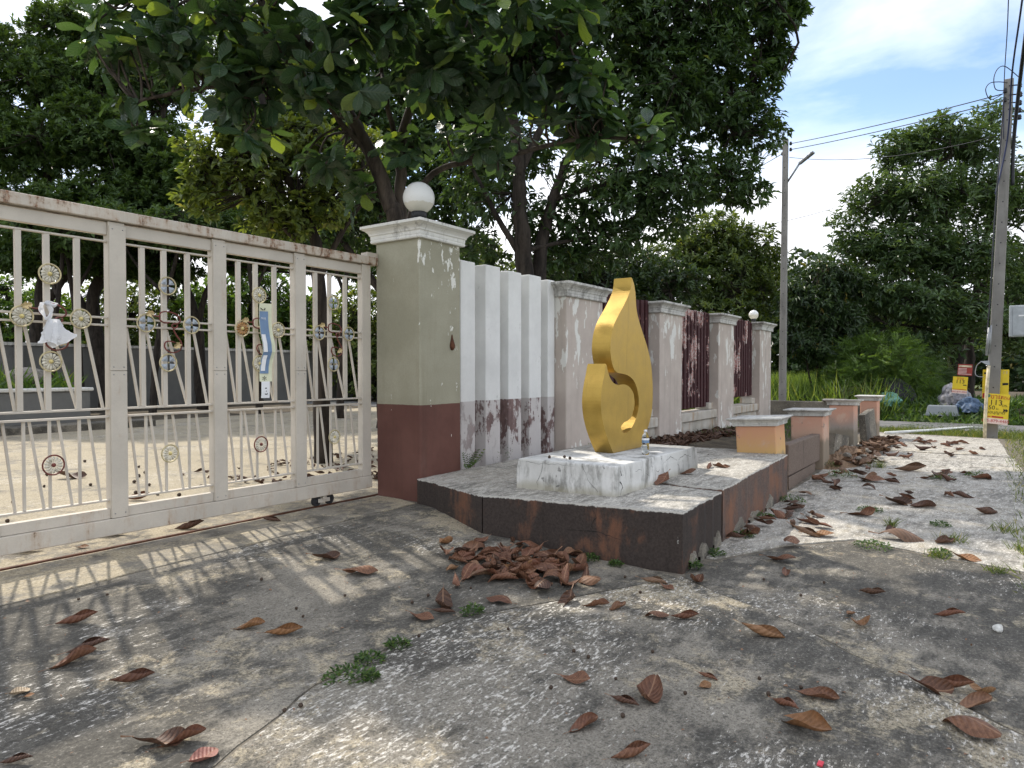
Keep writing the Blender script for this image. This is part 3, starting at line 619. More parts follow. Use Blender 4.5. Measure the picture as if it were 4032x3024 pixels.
deck_block([(4.905,3.765),(5.09,3.80),(5.35,3.875),(5.55,3.68),(6.12,5.005),(5.40,5.005),(5.33,4.75)], lambda x, y: ztop(x, y)-0.008-0.012*(5.2-x), 'broken_corner', 'skirt_dark', 12)
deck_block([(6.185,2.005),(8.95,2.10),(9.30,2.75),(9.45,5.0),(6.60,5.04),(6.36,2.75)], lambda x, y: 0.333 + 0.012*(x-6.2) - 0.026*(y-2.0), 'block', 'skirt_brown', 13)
# plaster lip broken off along the foot of the sides
for k, (x, y, w) in enumerate(((5.22,1.948,0.17),(5.47,1.962,0.24),(5.86,1.98,0.22),(6.50,2.008,0.46),(7.1,2.03,0.44),(7.8,2.055,0.40))):
    r2 = random.Random(k); pts = [(x+w*i/6, y+0.05*w*i/6, -0.15 + 0.02 + (0.05+0.10*r2.random())*math.sin(math.pi*(i+0.4)/6.8)) for i in range(7)]
    vs = [(p[0], p[1]-0.006, -0.19) for p in pts] + [(p[0], p[1]-0.010, p[2]) for p in pts] + [(p[0], p[1]+0.03, -0.19) for p in pts] + [(p[0], p[1]+0.03, p[2]+0.004) for p in pts]
    fs = []
    for i in range(6): fs += [(i,i+1,i+8,i+7),(i+7,i+8,i+22,i+21)]
    MB().add(vs, fs).put('plaster_scab', 'concrete_old', pf)
# narrow strip that has dropped along the front foot
MB().add([(5.28,4.10,-0.08),(5.02,3.30,-0.14),(5.10,3.28,-0.14),(5.36,4.08,-0.08),(5.27,4.10,0.01),(5.00,3.30,-0.085),(5.10,3.28,-0.06),(5.36,4.08,0.03)],[(4,5,6,7),(0,1,5,4),(1,2,6,5),(3,0,4,7)]).put('fallen_edge', 'concrete_old', pf)
PLATCR = [([(5.001,2.70,0.29),(4.999,2.66,0.20),(5.003,2.71,0.12),(5.008,2.60,0.02)],0.006,(-1,0.05,0)),([(4.985,3.10,0.10),(4.99,2.9,0.07),(5.0,2.7,0.09),(5.01,2.45,0.05)],0.006,(-1,0.05,0)),([(5.6,1.966,0.31),(5.62,1.967,0.18),(5.58,1.965,0.02)],0.006,(0,-1,0))]
structure(MB().prism([(9.32,2.72),(19.6,2.5),(19.6,5.04),(9.47,5.04)], -0.3, [0.16,0.05,0.05,0.20]).put('planting_bed', 'soil'))

pd = thing('pedestal', 'cracked dirty white pedestal block under the gold flame statue', 'pedestal', (6.4, 3.2, 0.30))
MB().frustum_stack([(5.417,7.415,2.686,3.746,0.20),(5.408,7.406,2.677,3.735,0.468),(5.397,7.326,2.686,3.702,0.571)]).put('block', 'pedestal_white', pd, bevel=0.014, seg=2)

def crack_line(parent, pts, w, n, mat='skirt_black', seed=0, name='crack'):
    """open crack: a jagged dark fissure with ragged width along pts, n = outward normal of the face"""
    r2 = random.Random(seed); P = [Vector(p) for p in pts]; Q = []
    for i in range(len(P)-1):
        k = max(2, int((P[i+1]-P[i]).length/0.03))
        for j in range(k):
            p = P[i].lerp(P[i+1], j/k); d = (P[i+1]-P[i]).normalized(); s = d.cross(Vector(n)); Q.append((p+s*r2.uniform(-0.008,0.008), s))
    Q.append((P[-1], Q[-1][1])); N = Vector(n); vs = []; fs = []
    for i, (p, s) in enumerate(Q):
        ww = w*(0.25+r2.random())*min(1, 0.3+2.5*min(i, len(Q)-1-i)/len(Q)); vs += [p+s*ww/2+N*0.002, p-s*ww/2+N*0.002]
    fs = [(2*i, 2*i+1, 2*i+3, 2*i+2) for i in range(len(Q)-1)]
    return MB().add(vs, fs).put(name, mat, parent)
flat('skirt_black', (0.018, 0.016, 0.014), 0.95)
fy = lambda y, z: (5.405-0.008*(z-0.468)/0.1 if z > 0.468 else 5.409, y, z); fx = lambda x, z: (x, 2.676+0.004, z)
nl, nr = (-1, 0, 0), (0, -1, 0)
for k, (pts, w, n) in enumerate(PLATCR): crack_line(pf, pts, w, n, seed=40+k)
for k, (pts, w, n) in enumerate((([fy(3.42,0.56),fy(3.44,0.50),fy(3.46,0.44),fy(3.50,0.36),fy(3.49,0.31)],0.006,nl),([fy(3.70,0.545),fy(3.60,0.545),fy(3.47,0.535),fy(3.30,0.545),fy(3.10,0.54)],0.005,nl),([fy(3.00,0.55),fy(2.98,0.46),fy(2.93,0.40),fy(2.86,0.33)],0.006,nl),
      ([fx(5.46,0.55),fx(5.50,0.49),fx(5.47,0.43),fx(5.52,0.38),fx(5.48,0.31)],0.022,nr),([fx(5.50,0.48),fx(5.72,0.46),fx(5.86,0.49),fx(6.0,0.45),fx(6.12,0.40)],0.008,nr),([fx(6.0,0.45),fx(6.14,0.50),fx(6.3,0.42),fx(6.42,0.48)],0.009,nr),([fx(6.42,0.48),fx(6.44,0.40),fx(6.52,0.36),fx(6.50,0.31)],0.008,nr),([fx(6.42,0.48),fx(6.62,0.53),fx(6.8,0.47),fx(7.0,0.52),fx(7.2,0.47)],0.009,nr),([fx(6.8,0.47),fx(6.86,0.38),fx(6.84,0.32)],0.010,nr))):
    crack_line(pd, pts, w*0.62, n, seed=k)
# ------------------------------------------------------------------ gold flame statue
def bez(pts, n=5, closed=True):
    """Catmull-Rom through points"""
    P = [Vector((p[0], p[1], 0)) for p in pts]; out = []; N = len(P)
    for i in range(N if closed else N-1):
        p0, p1, p2, p3 = (P[(i-1) % N], P[i], P[(i+1) % N], P[(i+2) % N]) if closed else (P[max(i-1,0)], P[i], P[i+1], P[min(i+2,N-1)])
        for k in range(n):
            t = k/n; a = 0.5*((2*p1)+(p2-p0)*t+(2*p0-5*p1+4*p2-p3)*t*t+(3*p1-p0-3*p2+p3)*t**3); out.append((a.x, a.y))
    if not closed: out.append((P[-1].x, P[-1].y))
    return out
runs = [  # smooth stretches between the sharp corners, counter-clockwise seen from the street
    [(6.250,0.571),(6.908,0.571)],
    [(6.908,0.571),(7.006,0.686),(7.107,0.801),(7.182,0.928),(7.208,1.064),(7.209,1.251),(7.165,1.473),(7.058,1.666),(6.899,1.864),(6.793,2.023),(6.760,2.177),(6.740,2.278),(6.663,2.378)],
    [(6.663,2.378),(6.646,2.285),(6.588,2.188),(6.455,2.053),(6.327,1.938),(6.243,1.844),(6.193,1.740),(6.175,1.622),(6.192,1.527),(6.240,1.436),(6.314,1.384),(6.454,1.370),(6.598,1.347),(6.729,1.289),(6.813,1.192),(6.846,1.089),(6.835,0.989),(6.765,0.878),(6.639,0.781),(6.529,0.756),(6.439,0.778),(6.411,0.826),(6.457,0.863),(6.619,0.893),(6.712,0.968),(6.741,1.080),(6.710,1.162),(6.617,1.229),(6.489,1.260),(6.331,1.258),(6.212,1.298),(6.138,1.374),(6.086,1.470)],
    [(6.086,1.470),(6.047,1.360),(6.000,1.241),(5.975,1.108),(5.992,0.974),(6.051,0.835),(6.149,0.692),(6.250,0.571)]]
outl = []
for r_ in runs:
    c_ = bez(r_, 4, False) if len(r_) > 2 else r_; outl += c_[:-1]
fs_ = thing('flame_statue', 'large gold-painted flame-shaped statue standing on the white pedestal', 'statue', (6.58, 3.235, 0.571))
bm = bmesh.new(); Yf, Yb = 3.132, 3.339
vf = [bm.verts.new((x, Yf, z)) for x, z in outl]; vb = [bm.verts.new((x, Yb, z)) for x, z in outl]; N_ = len(outl)
f1 = bm.faces.new(vf); f2 = bm.faces.new(vb[::-1])
for i in range(N_): bm.faces.new((vf[(i+1) % N_], vf[i], vb[i], vb[(i+1) % N_]))
ed = list(f1.edges) + list(f2.edges); bmesh.ops.bevel(bm, geom=ed, offset=0.009, segments=3, affect='EDGES', profile=0.6)
bmesh.ops.triangulate(bm, faces=[f for f in bm.faces if len(f.verts) > 4]); bmesh.ops.recalc_face_normals(bm, faces=bm.faces)
me = bpy.data.meshes.new('flame'); bm.to_mesh(me); bm.free()
put('flame', me, 'gold_paint', fs_)

# ------------------------------------------------------------------ water bottle on the pedestal
wb = thing('water_bottle', 'small clear plastic water bottle with blue label beside the gold flame', 'bottle', (6.349, 2.831, 0.571))
prof = [(0.0000,0.0022),(0.0266,0.0000),(0.0344,0.0089),(0.0355,0.0333),(0.0333,0.0444),(0.0355,0.0555),(0.0355,0.0833),(0.0333,0.0944),(0.0355,0.1055),(0.0355,0.1499),(0.0344,0.1754),(0.0289,0.1954),(0.0189,0.2131),(0.0139,0.2198),(0.0139,0.2287)]
MB().lathe(prof, (6.349,2.831,0.571), 24).put('shell', 'clear_plastic', wb)
MB().lathe([(0.0364,0.1166),(0.0367,0.1199),(0.0367,0.1576),(0.0364,0.1610)], (6.349,2.831,0.571), 24).put('label_band', 'poster_blue', wb)
MB().lathe([(0.0371,0.1454),(0.0373,0.1476),(0.0373,0.1621),(0.0371,0.1643)], (6.349,2.831,0.571), 24).put('label_stripe', 'paper_white', wb)
MB().lathe([(0.0000,0.2242),(0.0167,0.2242),(0.0167,0.2420),(0.0133,0.2464),(0.0000,0.2464)], (6.349,2.831,0.571), 20).put('screw_cap', 'paper_white', wb)

# ------------------------------------------------------------------ short peach pillars and the low brown walls between them
def short_pillar(x, y, w, d, label, bodymat, tilt=(0, 0), zb=-0.1, zt=0.79, capm='cap_dirty', sink=0.0):
    t = thing('short_pillar', label, 'pillar', (x+d/2, y+w/2, 0), 'short peach pillars along the sidewalk')
    MB().frustum_stack([(x,x+d,y,y+w,zb),(x,x+d,y,y+w,zt)]).put('shaft', bodymat, t, bevel=0.012)
    capital(x, x+d, y, y+w, zt-0.005, zt+0.10, 0.095, capm, t)
    t.rotation_euler = (tilt[0], tilt[1], 0); t.location.z -= sink
    return t
short_pillar(8.98, 2.215, 0.50, 0.45, 'leaning short peach-orange pillar nearest the cracked platform', 'peach_orange', (R(-3.0), R(-1.0)), -0.3, 0.705)
short_pillar(11.43, 2.15, 0.475, 0.45, 'second short peach pillar at the end of the low brown wall', 'peach_pink', (R(-1.2), 0), -0.3, 0.70)
short_pillar(13.60, 2.06, 0.41, 0.42, 'third short peach pillar, broken and patched with grey cement', 'peach_grey', (R(-0.8), R(2.2)), -0.3, 0.775)
short_pillar(15.95, 1.99, 0.32, 0.40, 'farthest short peach pillar, closest to the side road', 'peach_pink', (0, 0), -0.3, 0.785)
lw = thing('low_wall', 'low dark brown wall with a cracked foot between the first two peach pillars', 'wall', (10.4, 2.3, -0.1))
MB().box(9.46, 11.425, 2.205, 2.33, 0.02, 0.43).put('panel', 'wall_brown', lw, bevel=0.01)
MB().add([(9.45,2.195,-0.3),(11.2,2.225,-0.3),(11.2,2.34,-0.3),(9.45,2.34,-0.3),(9.45,2.199,0.006),(11.2,2.227,0.008),(11.2,2.34,0.008),(9.45,2.34,0.006)],[(4,5,6,7),(0,1,5,4),(1,2,6,5),(3,0,4,7),(2,3,7,6)]).put('foot', 'wall_brown', lw)
bw = thing('broken_wall', 'collapsed grey slab of low wall leaning before the third short pillar', 'wall', (13.0, 2.25, -0.08))
MB().prism(jag([(12.1,2.17),(13.55,2.14),(13.55,2.26),(12.1,2.29)], 0.012, 0.2, 3), -0.3, 0.30).put('slab', 'concrete_old', bw); bw.rotation_euler = (R(5), R(6), R(2))
bw2 = thing('broken_wall', 'upright grey broken wall stump in front of the farthest short pillar', 'wall', (15.3, 2.1, -0.02))
MB().prism(jag([(14.8,2.0),(15.9,1.98),(15.9,2.10),(14.8,2.12)], 0.012, 0.15, 4), -0.3, 0.58).put('slab', 'concrete_old', bw2, bevel=0.0); bw2.rotation_euler = (R(-5), R(-4), 0)
ew = thing('end_wall', 'low dark mouldy wall closing the bed behind the short peach pillars', 'wall', (20.0, 4, 0))
MB().box(19.75, 19.95, 2.6, 5.6, -0.1, 0.58).put('wall_body', 'concrete_old', ew, bevel=0.015); MB().box(19.68, 20.0, 3.2, 3.75, 0.585, 0.66).put('coping', 'concrete_old', ew, bevel=0.01)
# earth and rubble spilling out past the second short pillar
def heap(name, cx, cy, rx, ry, h, seed, mat):
    r2 = np.random.RandomState(seed); n = 30
    vs = []; 
    for j in range(n):
        for i in range(n):
            u, v = i/(n-1)*2-1, j/(n-1)*2-1; q = max(0, 1-(u*u+v*v)); vs.append((cx+u*rx, cy+v*ry, -0.12 + h*q**0.9 + (r2.rand()-0.5)*0.07*h*5*q**0.5))
    fs = [(j*n+i, j*n+i+1, (j+1)*n+i+1, (j+1)*n+i) for j in range(n-1) for i in range(n-1)]
    return MB().add(vs, fs, False).put(name, mat)
tag(heap('earth_heap', 12.8, 2.15, 1.4, 0.55, 0.22, 1, 'mud_brown'), 'heap of brown earth spilling past the second short peach pillar', 'heap')

# ------------------------------------------------------------------ sliding gate
gt = thing('sliding_gate', 'cream steel sliding gate with slanted bars, daisy rosettes and a rusty top rail', 'gate', (3.2, 5.69, 0))
PX = [0.87, 1.74, 2.61, 3.48, 4.35, 5.235]; PWD = 0.125
MB().box(0.85, 5.45, 5.625, 5.755, 2.565, 2.652).put('top_rail', 'gate_paint_rusty', gt, bevel=0.006)
MB().box(0.85, 5.36, 5.635, 5.745, 0.112, 0.242).put('bottom_rail', 'gate_paint_worn', gt, bevel=0.006)
for i, x in enumerate(PX):
    last = i == 5
    p = MB().box(x, x+PWD, 5.652, 5.728, (0.247 if not last else 0.245), 2.561).put('post', 'gate_paint', gt, bevel=0.003)
    if not last:
        MB().box(x+0.004, x+PWD+0.004, 5.640, 5.6505, 1.402, 2.53).put('cover_plate', 'gate_paint', p, bevel=0.002); MB().box(x+0.004, x+PWD+0.004, 5.640, 5.6505, 0.246, 1.398).put('cover_plate', 'gate_paint', p, bevel=0.002)
        b = MB()
        for z in (2.505, 1.43, 1.37, 0.28):
            for dx in (0.028, 0.105): b.lathe([(0.0,0),(0.005,0),(0.004,-0.004),(0,-0.005)], (x+dx, 5.640, z), 8, axis='y')
        b.put('rivet', 'steel_grey', p)
def ring(parent, x, z, kind):
    """rosette: brass ring, petals, button"""
    r, y = 0.071, 5.628
    rm = {'red': 'red_brown'}.get(kind, 'brass')
    prof = [(r+0.006*math.cos(a), 0.006*math.sin(a)) for a in np.linspace(0, 2*math.pi, 9)]
    rg = MB().lathe(prof, (x, y, z), 32, axis='y').put('rosette', rm, parent)
    b = MB(); n = 14 if kind != 'clover' else 4
    for k in range(n):
        a = 2*math.pi*(k+0.5)/n + (0 if kind != 'clover' else 0.0); c, s = math.cos(a), math.sin(a)
        hw = 0.0105 if kind != 'clover' else 0.030; r0, r1 = 0.012, 0.063
        if kind == 'clover' and k < 2: r1 = 0.058
        P = lambda u, v, h: (x+c*u-s*v, y-h, z+s*u+c*v)
        b.add([P(r0,0,0.004), P((r0+r1)*0.55,-hw*0.8,0.003), P(r1-0.008,-hw,0.002), P(r1,0,0.002), P(r1-0.008,hw,0.002), P((r0+r1)*0.55,hw*0.8,0.003), P((r0+r1)*0.6,0,0.012)],
              [(0,1,6),(1,2,6),(2,3,6),(3,4,6),(4,5,6),(5,0,6)])
    b.put('petals', {'clover':'petal_blue','copper':'petal_copper','red':'petal_silver'}.get(kind,'petal_silver'), rg)
    b = MB()
    if kind != 'clover': b.lathe([(0.0,-0.018),(0.009,-0.016),(0.014,-0.010),(0.016,-0.002)], (x,y,z), 14, axis='y')
    else: b.lathe([(0.0,-0.014),(0.004,-0.013),(0.007,-0.006)], (x,y,z), 10, axis='y')
    b.put('button', {'red':'red_brown','clover':'brass'}.get(kind,'button_yellow'), rg)
def scroll(parent, x):
    """red iron vine scroll with two gold leaves across the middle rails"""
    y = 5.622; s = 1.0
    pts = [(-0.075,1.845),(-0.066,1.875),(-0.03,1.888),(0.02,1.886),(0.07,1.872),(0.10,1.84),(0.10,1.81),(0.075,1.795),(0.045,1.79),(0.03,1.776),(0.035,1.762),(0.06,1.758),(0.078,1.77),(0.075,1.785)]
    pts2 = [(0.045,1.765),(0.05,1.73),(0.075,1.69),(0.105,1.65),(0.115,1.61),(0.10,1.575),(0.06,1.555),(0.02,1.553),(-0.02,1.575),(-0.035,1.61),(-0.02,1.64),(0.02,1.645),(0.06,1.635)]
    pts0 = [(-0.145,1.855),(-0.10,1.845),(-0.075,1.845),(-0.07,1.815),(-0.03,1.795),(0.01,1.80)]
    b = MB()
    for q in (pts, pts2, pts0): b.tube([(x+a, y+0.004*math.sin(9*a), c) for a, c in bez(q, 3, False)], 0.0062, 6)
    sc = b.put('vine_scroll', 'red_brown', parent)
    for (lx, lz, an) in ((-0.185,1.865,0.3),(0.035,1.61,-2.6)):
        b = MB(); c, s = math.cos(an+math.pi), math.sin(an+math.pi); o = [(0,0),(0.018,0.022),(0.03,0.016),(0.042,0.03),(0.055,0.018),(0.072,0.014),(0.066,0),(0.075,-0.014),(0.055,-0.018),(0.042,-0.03),(0.03,-0.016),(0.018,-0.022)]
        vs = [(x+lx+0.035+c*(u-0.035)-s*v, y-0.004-0.012*abs(v)/0.03, lz+s*(u-0.035)+c*v) for u, v in o] + [(x+lx+0.035, y-0.004, lz)]
        b.add(vs, [(i, (i+1) % 12, 12) for i in range(12)]); b.put('vine_leaf', 'gold_leaf', sc)
UP = (0.275, 0.455, 0.660); US = ((0.152,0.25),(0.312,0.43),(0.478,0.655),(0.718,0.84)); LV = (0.297,0.463,0.665); LS = ((0.172,0.242),(0.336,0.424),(0.525,0.612),(0.735,0.815))
for i in range(5):
    x = PX[i]; a, b = x+PWD+0.001, PX[i+1]-0.001; w = PX[i+1]-x; k = w/0.87
    for (z0, z1, y0, y1, m, nm) in ((2.457,2.553,5.668,5.722,'gate_paint','upper_sub_rail'),(2.400,2.414,5.672,5.706,'gate_paint','thin_rail'),(1.806,1.821,5.662,5.694,'gate_paint','thin_rail'),(1.748,1.763,5.662,5.694,'gate_paint','thin_rail'),
                                   (1.094,1.110,5.662,5.712,'gate_paint_worn','thin_rail'),(1.034,1.050,5.662,5.712,'gate_paint_worn','thin_rail'),(0.380,0.394,5.662,5.712,'gate_paint_worn','thin_rail'),(0.2445,0.322,5.660,5.722,'gate_paint_worn','lower_sub_rail')):
        MB().box(a, b, y0, y1, z0, z1).put(nm, m, gt, bevel=0.002)
    for u in UP: MB().bar((x+u*k,5.690,1.111),(x+u*k,5.690,2.399),0.038,0.030).put('bar', 'gate_paint', gt)
    for u, v in US: MB().bar((x+v*k,5.700,1.111),(x+u*k,5.700,1.747),0.019,0.016).put('slanted_bar', 'gate_paint', gt)
    for u in LV: MB().bar((x+u*k,5.690,0.395),(x+u*k,5.690,1.033),0.019,0.016).put('bar', 'gate_paint', gt)
    for u, v in LS: MB().bar((x+v*k,5.698,0.395),(x+u*k,5.698,1.033),0.017,0.014).put('slanted_bar', 'gate_paint', gt)
    kd = 'daisy' if i in (1, 3) else 'clover'
    ring(gt, x+UP[1]*k, 2.103, kd); ring(gt, x+UP[1]*k, 1.468, kd)
    ring(gt, x+UP[0]*k, 1.786, 'copper' if i == 3 else kd); ring(gt, x+UP[2]*k, 1.790, kd)
    ring(gt, x+LV[1]*k, 0.712, 'red' if i in (1, 3) else 'daisy')
    if i > 0: scroll(gt, x+UP[1]*k)
# trolley wheels under the gate
for cx in (4.72, 1.15):
    tr = MB().box(cx-0.075, cx+0.075, 5.672, 5.680, 0.045, 0.085).box(cx-0.025, cx+0.025, 5.66, 5.72, 0.07, 0.111).put('trolley', 'gate_paint_worn', gt, bevel=0.002)
    for dx in (-0.085, 0.085):
        MB().lathe([(0.0,-0.016),(0.022,-0.017),(0.024,-0.010),(0.040,-0.010),(0.052,-0.016),(0.052,-0.009),(0.046,0),(0.052,0.009),(0.052,0.016),(0,0.016)], (cx+dx,5.70,0.064), 24, axis='y').put('wheel', 'rubber', tr)
# gate stop bracket on the pillar
tag(MB().box(5.30,5.457,5.64,5.66,2.59,2.70).box(5.302,5.455,5.662,5.74,2.662,2.698).put('gate_bracket', 'gate_paint_worn'), 'cream steel guide bracket joining gate rail to the olive pillar', 'bracket')

# ------------------------------------------------------------------ plastic bag and torn poster on the gate
def bag():
    t = thing('plastic_bag', 'crumpled white plastic bag knotted round a gate bar by the daisy rosettes', 'bag', (2.2, 5.60, 1.6))
    r2 = np.random.RandomState(3); nu, nv = 26, 16; vs = []
    cx, cy = 2.205, 5.595
    for j in range(nv):
        q = j/(nv-1); z = 1.775 - 0.175*q; wd = 0.026 + 0.046*q**0.7
        for i in range(nu):
            a = 2*math.pi*i/nu; rr = wd*(1+0.28*math.sin(5*a+3*q)+0.18*math.sin(9*a-4*q)+0.22*(r2.rand()-0.5))
            zz = z + (0.024*math.sin(3*a+1.0)+0.02*math.cos(a*2))*q + 0.03*q*q*max(0, math.cos(a))
            vs.append((cx-0.012*q+rr*math.cos(a)+0.075*q**3*max(0, math.cos(a))**3, cy+rr*0.42*math.sin(a), zz))
    fs = [(j*nu+i, j*nu+(i+1) % nu, (j+1)*nu+(i+1) % nu, (j+1)*nu+i) for j in range(nv-1) for i in range(nu)]
    MB().add(vs, fs, False).put('body', 'plastic_bag', t)
    for s in (-1, 1):
        b = MB(); n = 12
        for k in range(n):
            q = k/(n-1); z = 1.765+0.125*q; xc = 2.20 - 0.035 + s*0.028*math.sin(q*2.6)*1.1 - 0.012*q; w = 0.016*(0.7+0.5*abs(math.sin(5*q+s)))
            b.v += [(xc-w, 5.60-0.010*math.sin(6*q), z), (xc, 5.585+0.012*math.sin(7*q+s), z), (xc+w, 5.602, z)]
        b.f = [(3*k+i, 3*k+i+1, 3*k+i+4, 3*k+i+3) for k in range(n-1) for i in range(2)]; b.sm = [False]*len(b.f); b.put('handle', 'plastic_bag', t)
    b = MB().tube([(2.155,5.60,1.885),(2.185,5.645,1.900),(2.24,5.635,1.885),(2.21,5.60,1.87),(2.16,5.60,1.885)], 0.013, 6); b.put('knot', 'plastic_bag', t)
bag()
def font_mesh(txt, size, M4, name, mat, parent, depth=0.0):
    cu = bpy.data.curves.new(name, 'FONT'); cu.body = txt; cu.size = size; cu.align_x = 'CENTER'; cu.align_y = 'CENTER'; cu.resolution_u = 3
    o = bpy.data.objects.new('tmp', cu); COL.objects.link(o); dg = bpy.context.evaluated_depsgraph_get(); dg.update()
    me = bpy.data.meshes.new_from_object(o.evaluated_get(dg)); bpy.data.objects.remove(o); bpy.data.curves.remove(cu)
    me.transform(M4); me.materials.clear(); me.name = name
    return put(name, me, mat, parent)
def plane_mat(origin, right, up):
    r, u = Vector(right).normalized(), Vector(up).normalized(); n = r.cross(u)
    m = Matrix((( r.x,u.x,n.x,origin[0]),(r.y,u.y,n.y,origin[1]),(r.z,u.z,n.z,origin[2]),(0,0,0,1))); return m
def poster():
    t = thing('poster', 'long torn cream and blue banner strip hanging on the gate', 'poster', (3.99, 5.61, 1.1))
    def sheet(x0, x1, z0, z1, y, nm, mat, par, kink=True):
        zs = sorted({z0, z1, *[z for z in np.linspace(1.14, 2.02, 13) if z0 < z < z1]}); vs = []; 
        fy = lambda z: y - 0.028*math.exp(-((z-1.60)/0.07)**2) + 0.006*math.sin(z*14)
        fx = lambda z: 0.022*math.exp(-((z-1.60)/0.16)**2) - 0.01*(2.02-z)
        for z in zs: vs += [(x0+fx(z), fy(z), z), (x1+fx(z), fy(z)-0.02, z), (x0+fx(z), fy(z)+0.0015, z), (x1+fx(z), fy(z)-0.0185, z)]
        fs = []
        for k in range(len(zs)-1): fs += [(4*k,4*k+1,4*k+5,4*k+4),(4*k+3,4*k+2,4*k+6,4*k+7),(4*k+1,4*k+3,4*k+7,4*k+5),(4*k+2,4*k,4*k+4,4*k+6)]
        return MB().add(vs, fs).put(nm, mat, par)
    s = sheet(3.925, 4.045, 1.30, 2.03, 5.612, 'strip', 'poster_cream', t); sheet(3.945, 4.02, 1.145, 1.30, 5.612, 'torn_end', 'paper_white', t)
    sheet(3.928, 4.005, 1.375, 1.955, 5.6085, 'blue_field', 'poster_blue', s); sheet(3.93, 3.958, 1.575, 1.74, 5.606, 'white_patch', 'paper_white', s); sheet(3.935, 3.966, 1.40, 1.545, 5.606, 'white_patch', 'paper_white', s)
    font_mesh('3', 0.095, plane_mat((3.984, 5.594, 1.205), (1, -0.15, 0), (0, 0, 1)), 'lettering', 'ink_black', t)
    font_mesh('กน)', 0.032, plane_mat((3.955, 5.597, 1.89), (1, -0.15, 0), (0, 0, 1)), 'lettering', 'paper_white', t)
    MB().tube([(3.925,5.598,1.985),(3.945,5.590,1.965),(3.965,5.590,1.97),(3.972,5.594,1.985)], 0.004, 6).put('tie_wire', 'ink_black', t)
    font_mesh('*', 0.10, plane_mat((3.965, 5.5995, 1.31), (1, -0.15, 0), (0, 0, 1)), 'smudge', 'ink_black', t)
poster()

# ------------------------------------------------------------------ poles, wires, boxes
def leaning_pole(name, label, base, top, w0, w1, nh=16):
    t = thing(name, label, 'pole', base, 'concrete poles'); B, T = Vector(base), Vector(top); ax = (T-B).normalized()
    u = Vector((0, 1, 0)); u = (u - ax*u.dot(ax)).normalized(); v = ax.cross(u)
    vs = []
    for p, w in ((B-ax*0.3, w0), (T, w1)):
        for a, c in ((-1,-1),(1,-1),(1,1),(-1,1)): vs.append(p + u*a*w/2 + v*c*w*0.42)
    MB().add(vs, [(0,1,2,3),(7,6,5,4),(0,4,5,1),(1,5,6,2),(2,6,7,3),(3,7,4,0)]).put('shaft', 'pole_concrete', t, bevel=0.012)
    for k in range(nh):
        q = 0.08 + 0.86*k/(nh-1); p = B.lerp(T, q); w = (w0+(w1-w0)*q)*0.42
        b = MB(); c = p - v*(w+0.001) if v.x > 0 else p + v*(w+0.001)
        rr = 0.014; n = 8; nn = -v if v.x > 0 else v
        ring_ = [c + u*rr*math.cos(6.283*j/n) + ax*rr*math.sin(6.283*j/n) for j in range(n)]; inn = [p_ - nn*0.03 for p_ in ring_]
        b.add(ring_ + [c + nn*0.001 + u*rr*0.8*math.cos(6.283*j/n) + ax*rr*0.8*math.sin(6.283*j/n) for j in range(n)], [tuple(range(n, 2*n))] + [(j,(j+1)%n,(j+1)%n+n,j+n) for j in range(n)])
        b.put('bolt_hole', 'black_plastic', t)
    return t, B, T, ax
p1, B1, T1, A1 = leaning_pole('utility_pole', 'leaning square concrete utility pole carrying the yellow signs', (17.66,0.07,0), (18.209,-0.168,7.595), 0.245, 0.165)
p2, B2, T2, A2 = leaning_pole('utility_pole', 'slim concrete street lamp pole behind the last fence pillar', (21.9,5.3,0), (22.087,5.309,8.449), 0.20, 0.15, 20)
def insul(par, c):
    b = MB().lathe([(0,-0.05),(0.03,-0.05),(0.045,-0.03),(0.03,-0.01),(0.045,0.01),(0.03,0.03),(0.03,0.05),(0,0.05)], c, 12); return b.put('insulator', 'black_plastic', par)
lp = thing('street_light', 'grey street light head on an arm near the slim pole top', 'lamp', (22.107,5.237,7.154))
MB().tube([(22.09,5.259,7.112), (21.9,4.849,7.597)], 0.028, 8).put('arm', 'steel_grey', lp)
a_, b_ = Vector((21.884,4.871,7.569)), Vector((21.821,4.448,7.833)); dd = (b_-a_).normalized(); sdv = dd.cross(Vector((0,0,1))).normalized()*0.085; upv = sdv.normalized().cross(dd).normalized()*0.045
MB().add([a_-sdv*0.6-upv, a_+sdv*0.6-upv, a_+sdv*0.6+upv, a_-sdv*0.6+upv, b_-sdv-upv*0.8, b_+sdv-upv*0.8, b_+sdv+upv*0.8, b_-sdv+upv*0.8], [(0,3,2,1),(4,5,6,7),(0,1,5,4),(1,2,6,5),(2,3,7,6),(3,0,4,7)]).put('lamp_head', 'steel_grey', lp, bevel=0.02)
for q in ((22.068,5.156,8.275), (22.065,5.154,8.093), (22.131,5.412,8.2), (22.128,5.41,8.03)): insul(p2, q)
def wire(label, pts, r=0.012, sag=0.0, mat='wire_black', n=14, group='power lines'):
    P = [Vector(p) for p in pts]
    if len(P) == 2: Q = [P[0].lerp(P[1], k/n) - Vector((0,0,sag*4*(k/n)*(1-k/n))) for k in range(n+1)]
    else: Q = smooth3(P)
    return tag(MB().tube(Q, r, 6).put('power_line', mat), label, 'wire', group)
def smooth3(P, n=8):
    out = []
    for i in range(len(P)-1):
        p0, p1_, p2_, p3 = P[max(i-1,0)], P[i], P[i+1], P[min(i+2,len(P)-1)]
        for k in range(n):
            t = k/n; out.append(0.5*((2*p1_)+(p2_-p0)*t+(2*p0-5*p1_+4*p2_-p3)*t*t+(3*p1_-p0-3*p2_+p3)*t**3))
    return out + [P[-1]]
wire('upper power line from the slim pole to the leaning pole top', [(22.076,5.144,8.275), (18.002,-0.058,7.25)], 0.011, 0.05)
